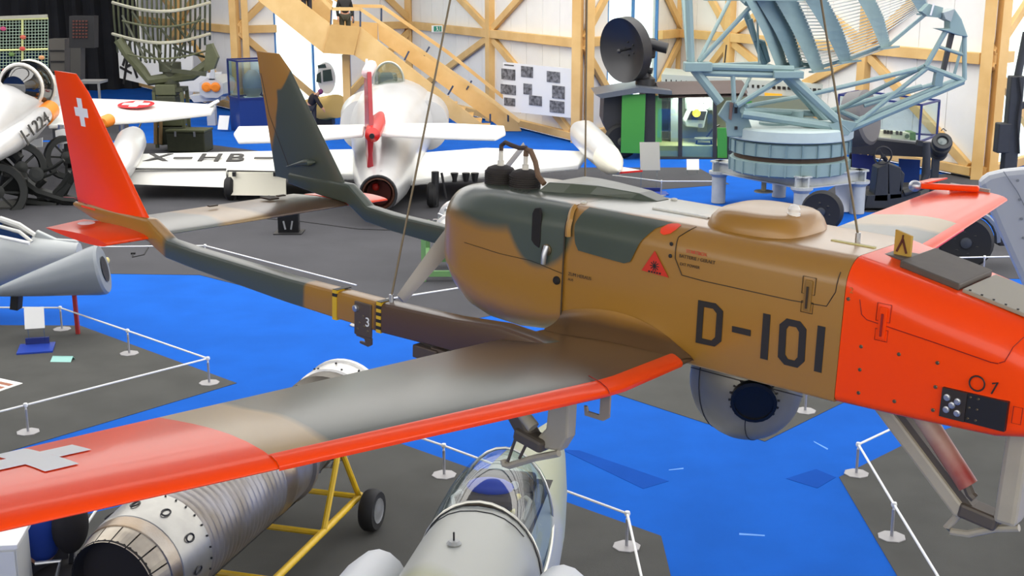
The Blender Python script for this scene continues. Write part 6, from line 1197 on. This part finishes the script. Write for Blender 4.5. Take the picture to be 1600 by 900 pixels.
SG = thing('searchlight', 'black ribbed optical unit mounted beyond the orange wing tip', 'searchlight', A(1472, 275, 30) * Vector((1, 1, 0))); sc0 = A(1472, 222, 30); sdn = Vector((-.12, -.75, .65)).normalized()
pr = []
for i in range(6): pr += [(.19 + .02 * (i / 6), -.1 - i * .075), (.235 - .012 * i, -.12 - i * .075), (.235 - .012 * i, -.155 - i * .075), (.19, -.165 - i * .075)]
MB().lathe([(.02, .02), (.12, .02), (.14, .06), (.22, .06), (.24, 0)] + pr + [(.1, -.6)], sc0, sdn, 28).build('housing', MT, SG, world=True, smooth=30); MB().lathe([(.02, .05), (.1, .03)], sc0, sdn, 16).build('lens', mat('lens_glass', (110, 120, 118), .1), SG, world=True); MB().bar(sc0 + Vector((-.5, .3, -.05)), sc0 + Vector((0, .3, -.15)), .15, .12).build('yoke', MT, SG, world=True); MB().bar(sc0 + Vector((0, .35, -.3)), Vector((sc0.x, sc0.y + .35, 0)), .15, .15).build('pillar', MT, SG, world=True); MB().tube([sc0 + Vector((-.05, 0, .26)), sc0 + Vector((0, 0, .32)), sc0 + Vector((.08, 0, .26))], .012, 6).build('carry_handle', MT, SG, world=True)
# bench, right display case, consoles
BN = thing('exhibit_bench', 'long black bench top with blue drapes in front of the right wall', 'table', A(1400, 260, 33) * Vector((1, 1, 0)))
MB().prism([A(u, v, Y) for u, v, Y in ((1340, 212, 33), (1448, 224, 31.6), (1460, 222, 33.4), (1350, 210, 34.8))], (0, 0, -.08)).build('worktop', mat('bench_grey', (110, 112, 116), .4), BN, world=True)
MB().prism([A(u, v, Y) for u, v, Y in ((1326, 214, 33), (1450, 227, 31.5), (1450, 246, 31.5), (1326, 240, 33))], (0, .05, 0)).build('front_board', mat('bench_black', (44, 44, 48), .5), BN, world=True)
MB().prism([A(u, v, Y) for u, v, Y in ((1405, 248, 32.6), (1438, 250, 32.4), (1436, 285, 32.4), (1405, 285, 32.6))], (0, .05, 0)).build('blue_drape', CBL, BN, world=True); MB().prism([A(u, v, Y) for u, v, Y in ((1332, 240, 33.2), (1368, 244, 33), (1368, 290, 33), (1332, 290, 33.2))], (0, .05, 0)).build('blue_drape', mat('drape_navy', (26, 40, 110), .7), BN, world=True)
for u in (1330, 1446): pz = A(u, 240, 33.4); MB().bar(pz, pz * Vector((1, 1, 0)), .1, .1).build('leg', DARK, BN, world=True)
rcs = thing('control_box', 'cream control box with dials and green end on the bench', 'control unit', A(1400, 215, 33.4)); MB().prism([A(u, v, 33.4) for u, v in ((1377, 204), (1422, 208), (1430, 222), (1377, 217))], (0, .3, 0)).build('body', mat('box_cream', (216, 216, 190), .5), rcs, world=True); MB().prism([A(u, v, 33.38) for u, v in ((1422, 207), (1431, 207), (1431, 222), (1422, 222))], (0, .45, 0)).build('end_cheek', mat('cheek_green', (80, 120, 70), .5), rcs, world=True)
for u in (1381, 1386, 1391, 1400, 1406): MB().prism([A(u + a_, 203 + (u - 1380) * .09 + b_, 33.36) for a_, b_ in ((0, 0), (4, .3), (4, 6), (0, 5.7))], (0, .03, 0)).build('meter', INK, rcs, world=True)
MB().lathe([(.06, 0), (.06, .02)], A(1417, 213, 33.36), (0, -1, 0), 14).build('dial', mat('dial_green', (70, 90, 70), .5), rcs, world=True)
CS2 = thing('wall_vitrine', 'navy framed glass vitrine against the right wall above the bench', 'display case', A(1400, 180, 34)); c8 = [(1311, 148), (1340, 142), (1468, 157), (1440, 164)]
tp8 = [A(u, v, Y) for (u, v), Y in zip(c8, (34.2, 35.6, 34.4, 33))]; m_ = MB(); zb = A(1440, 222, 33).z
for i in range(4):
    a_, b_ = tp8[i], tp8[(i + 1) % 4]; m_.bar(a_, b_, .05, .05); m_.bar(a_, Vector((a_.x, a_.y, zb)), .05, .05); m_.bar(Vector((a_.x, a_.y, zb)), Vector((b_.x, b_.y, zb)), .05, .05)
m_.build('frame', NAVY, CS2, world=True)
for i in range(4):
    a_, b_ = tp8[i], tp8[(i + 1) % 4]; MB().add([a_, b_, Vector((b_.x, b_.y, zb)), Vector((a_.x, a_.y, zb))], [(0, 1, 2, 3)]).build('pane', GLASS, CS2, world=True, fix=False)
MS2 = thing('black_mast', 'black steel mast with brackets at the right frame edge', 'mast', A(1580, 262, 30) * Vector((1, 1, 0))); MB().bar(A(1575, 268, 30), A(1588, 118, 30), .32, .28).build('column', MT, MS2, world=True, bevel=.03); MB().tube([A(1590, 120, 30), A(1604, 50, 30)], .09, 10).build('barrel', MT, MS2, world=True, smooth=True); MB().bar(A(1588, 168, 30), A(1640, 150, 30), .14, .14).build('bracket', MT, MS2, world=True); MB().box(A(1566, 215, 30), (.3, .3, .7)).build('side_box', MT, MS2, world=True, bevel=.03); MB().tube([A(1592, 120, 29.8), A(1596, 150, 29.8), A(1590, 190, 29.8), A(1592, 240, 29.8)], .03, 6).build('cable_loop', BLACK, MS2, world=True); MB().bb(-.5, .5, -.5, .5, .01, .05).build('foot', DARK, MS2)
# grey wing at the right edge
FW = thing('grey_wing', 'pale grey folded wing panel standing at the right edge', 'wing', G(1720, 560)); gw = [(1528, 284), (1545, 272), (1570, 266), (1610, 262), (1680, 262), (1760, 560), (1640, 545), (1604, 458), (1560, 360)]
MB().prism([A(u, v, 17) for u, v in gw], (.05, .22, 0)).build('panel', mat('wing_pale_grey', (168, 171, 175), .45), FW, world=True, bevel=.08)
MB().tube([A(1568, 268, 16.97), A(1590, 300, 16.97), A(1640, 400, 16.97)], .006, 5).build('panel_seam', mat('seam_grey', (120, 124, 128), .6), FW, world=True)
for i in range(4): MB().lathe([(.02, 0), (.02, .01)], A(1590 + i * 3, 282 + i * 30, 16.98), (0, -1, 0), 8).build('rivet', mat('seam_grey', (120, 124, 128)), FW, world=True)
MB().bar(A(1690, 545, 17.1), A(1690, 545, 17.1) * Vector((1, 1, 0)), .3, .3).build('support', DARK, FW, world=True)
# small aircraft behind the staircase
HC = thing('light_aircraft', 'tan and white light aircraft with glazed cabin behind the silver jet', 'aircraft', A(500, 190, 45.5) * Vector((1, 1, 0))); TN = mat('tan_aircraft', (222, 186, 106), .45)
MB().loft([sec(462, 186, 46.5, 10, 8), sec(490, 172, 46, 24, 18), sec(525, 166, 45.6, 20, 18)]).build('fuselage', TN, HC, world=True, smooth=True); MB().loft([sec(510, 122, 46, 14, 24), sec(506, 116, 46.6, 10, 18)]).build('cabin', WHITE, HC, world=True, smooth=30)
for px in ([(504, 110), (517, 108), (520, 126), (505, 128)], [(495, 116), (501, 112), (502, 130), (494, 128)], [(496, 102), (508, 100), (510, 106), (497, 107)]): MB().prism([A(u, v, 45.85) for u, v in px], (0, .03, 0)).build('window', mat('dark_window', (50, 66, 60), .2), HC, world=True)
MB().bb(A(480, 190, 46).x, A(520, 190, 46).x, 45.8, 46.6, .05, A(500, 178, 46).z).build('undercarriage', DARK, HC, world=True)
OC = thing('tan_cowling', 'tan rounded aircraft fuselage section with dark opening behind the silver jet', 'aircraft', A(630, 195, 43.5 - 1.2) * Vector((1, 1, 0))); MB().loft([sec(610, 160, 42.4, 26, 22), sec(622, 162, 42.0, 18, 30)], True).build('cowling', TN, OC, world=True, smooth=True); MB().tube([A(626, 168, 41.6), A(632, 180, 41.6), A(640, 186, 41.6), A(655, 186, 41.6), A(664, 178, 41.6)], .12, 8).build('dark_ring', mat('dark_green_ring', (44, 56, 40), .5), OC, world=True, smooth=True); MB().bb(A(610, 190, 42.3).x, A(630, 190, 42.3).x, 42.0, 42.4, .02, 1.2).build('pedestal', WOOD, OC, world=True)
# people in the background
p = G(488, 172); J = stand(1.7, chest=(.12, -.1, 1.22), neck=(.27, -.18, 1.34), head=(.36, -.22, 1.4), lsh=(.2, -.22, 1.26), lel=(.35, -.3, 1.02), lwr=(.45, -.3, .86), rsh=(.05, .05, 1.28), rel=(.28, .0, 1.04), rwr=(.42, -.05, .86), face=(.8, -.4, -.3))
person('person in a dark jacket bending over beside the tan aircraft', Vector((A(486, 172, 44.6).x, 44.6, 0)), 0, J, DKJ, DKT, mat('purple_cap', (130, 60, 110), .7))
pl = A(540, 66, 43.7); person('person in black standing on the staircase landing, head out of frame', Vector((pl.x, 43.7, A(510, 70, YN).z)), .3, stand(1.76), mat('black_coat', (34, 34, 34), .8), mat('grey_green_trousers', (62, 62, 48), .8), HAIRD)
p = A(1370, 225, 34.2); person('person with a reddish face behind the bench at the right wall', Vector((p.x, 35.0, 0)), .2, stand(1.72), mat('dark_green_coat', (52, 56, 50), .8), DKT, mat('grey_hair', (150, 120, 110), .8))
p = A(475, -6, 43.6); person('person in dark clothes on the upper stair flight, feet at the top frame edge', Vector((A(480, 40, 43.7).x, 43.7, A(478, 36, YN).z)), .5, stand(1.7), DKJ, DKT, HAIRD)
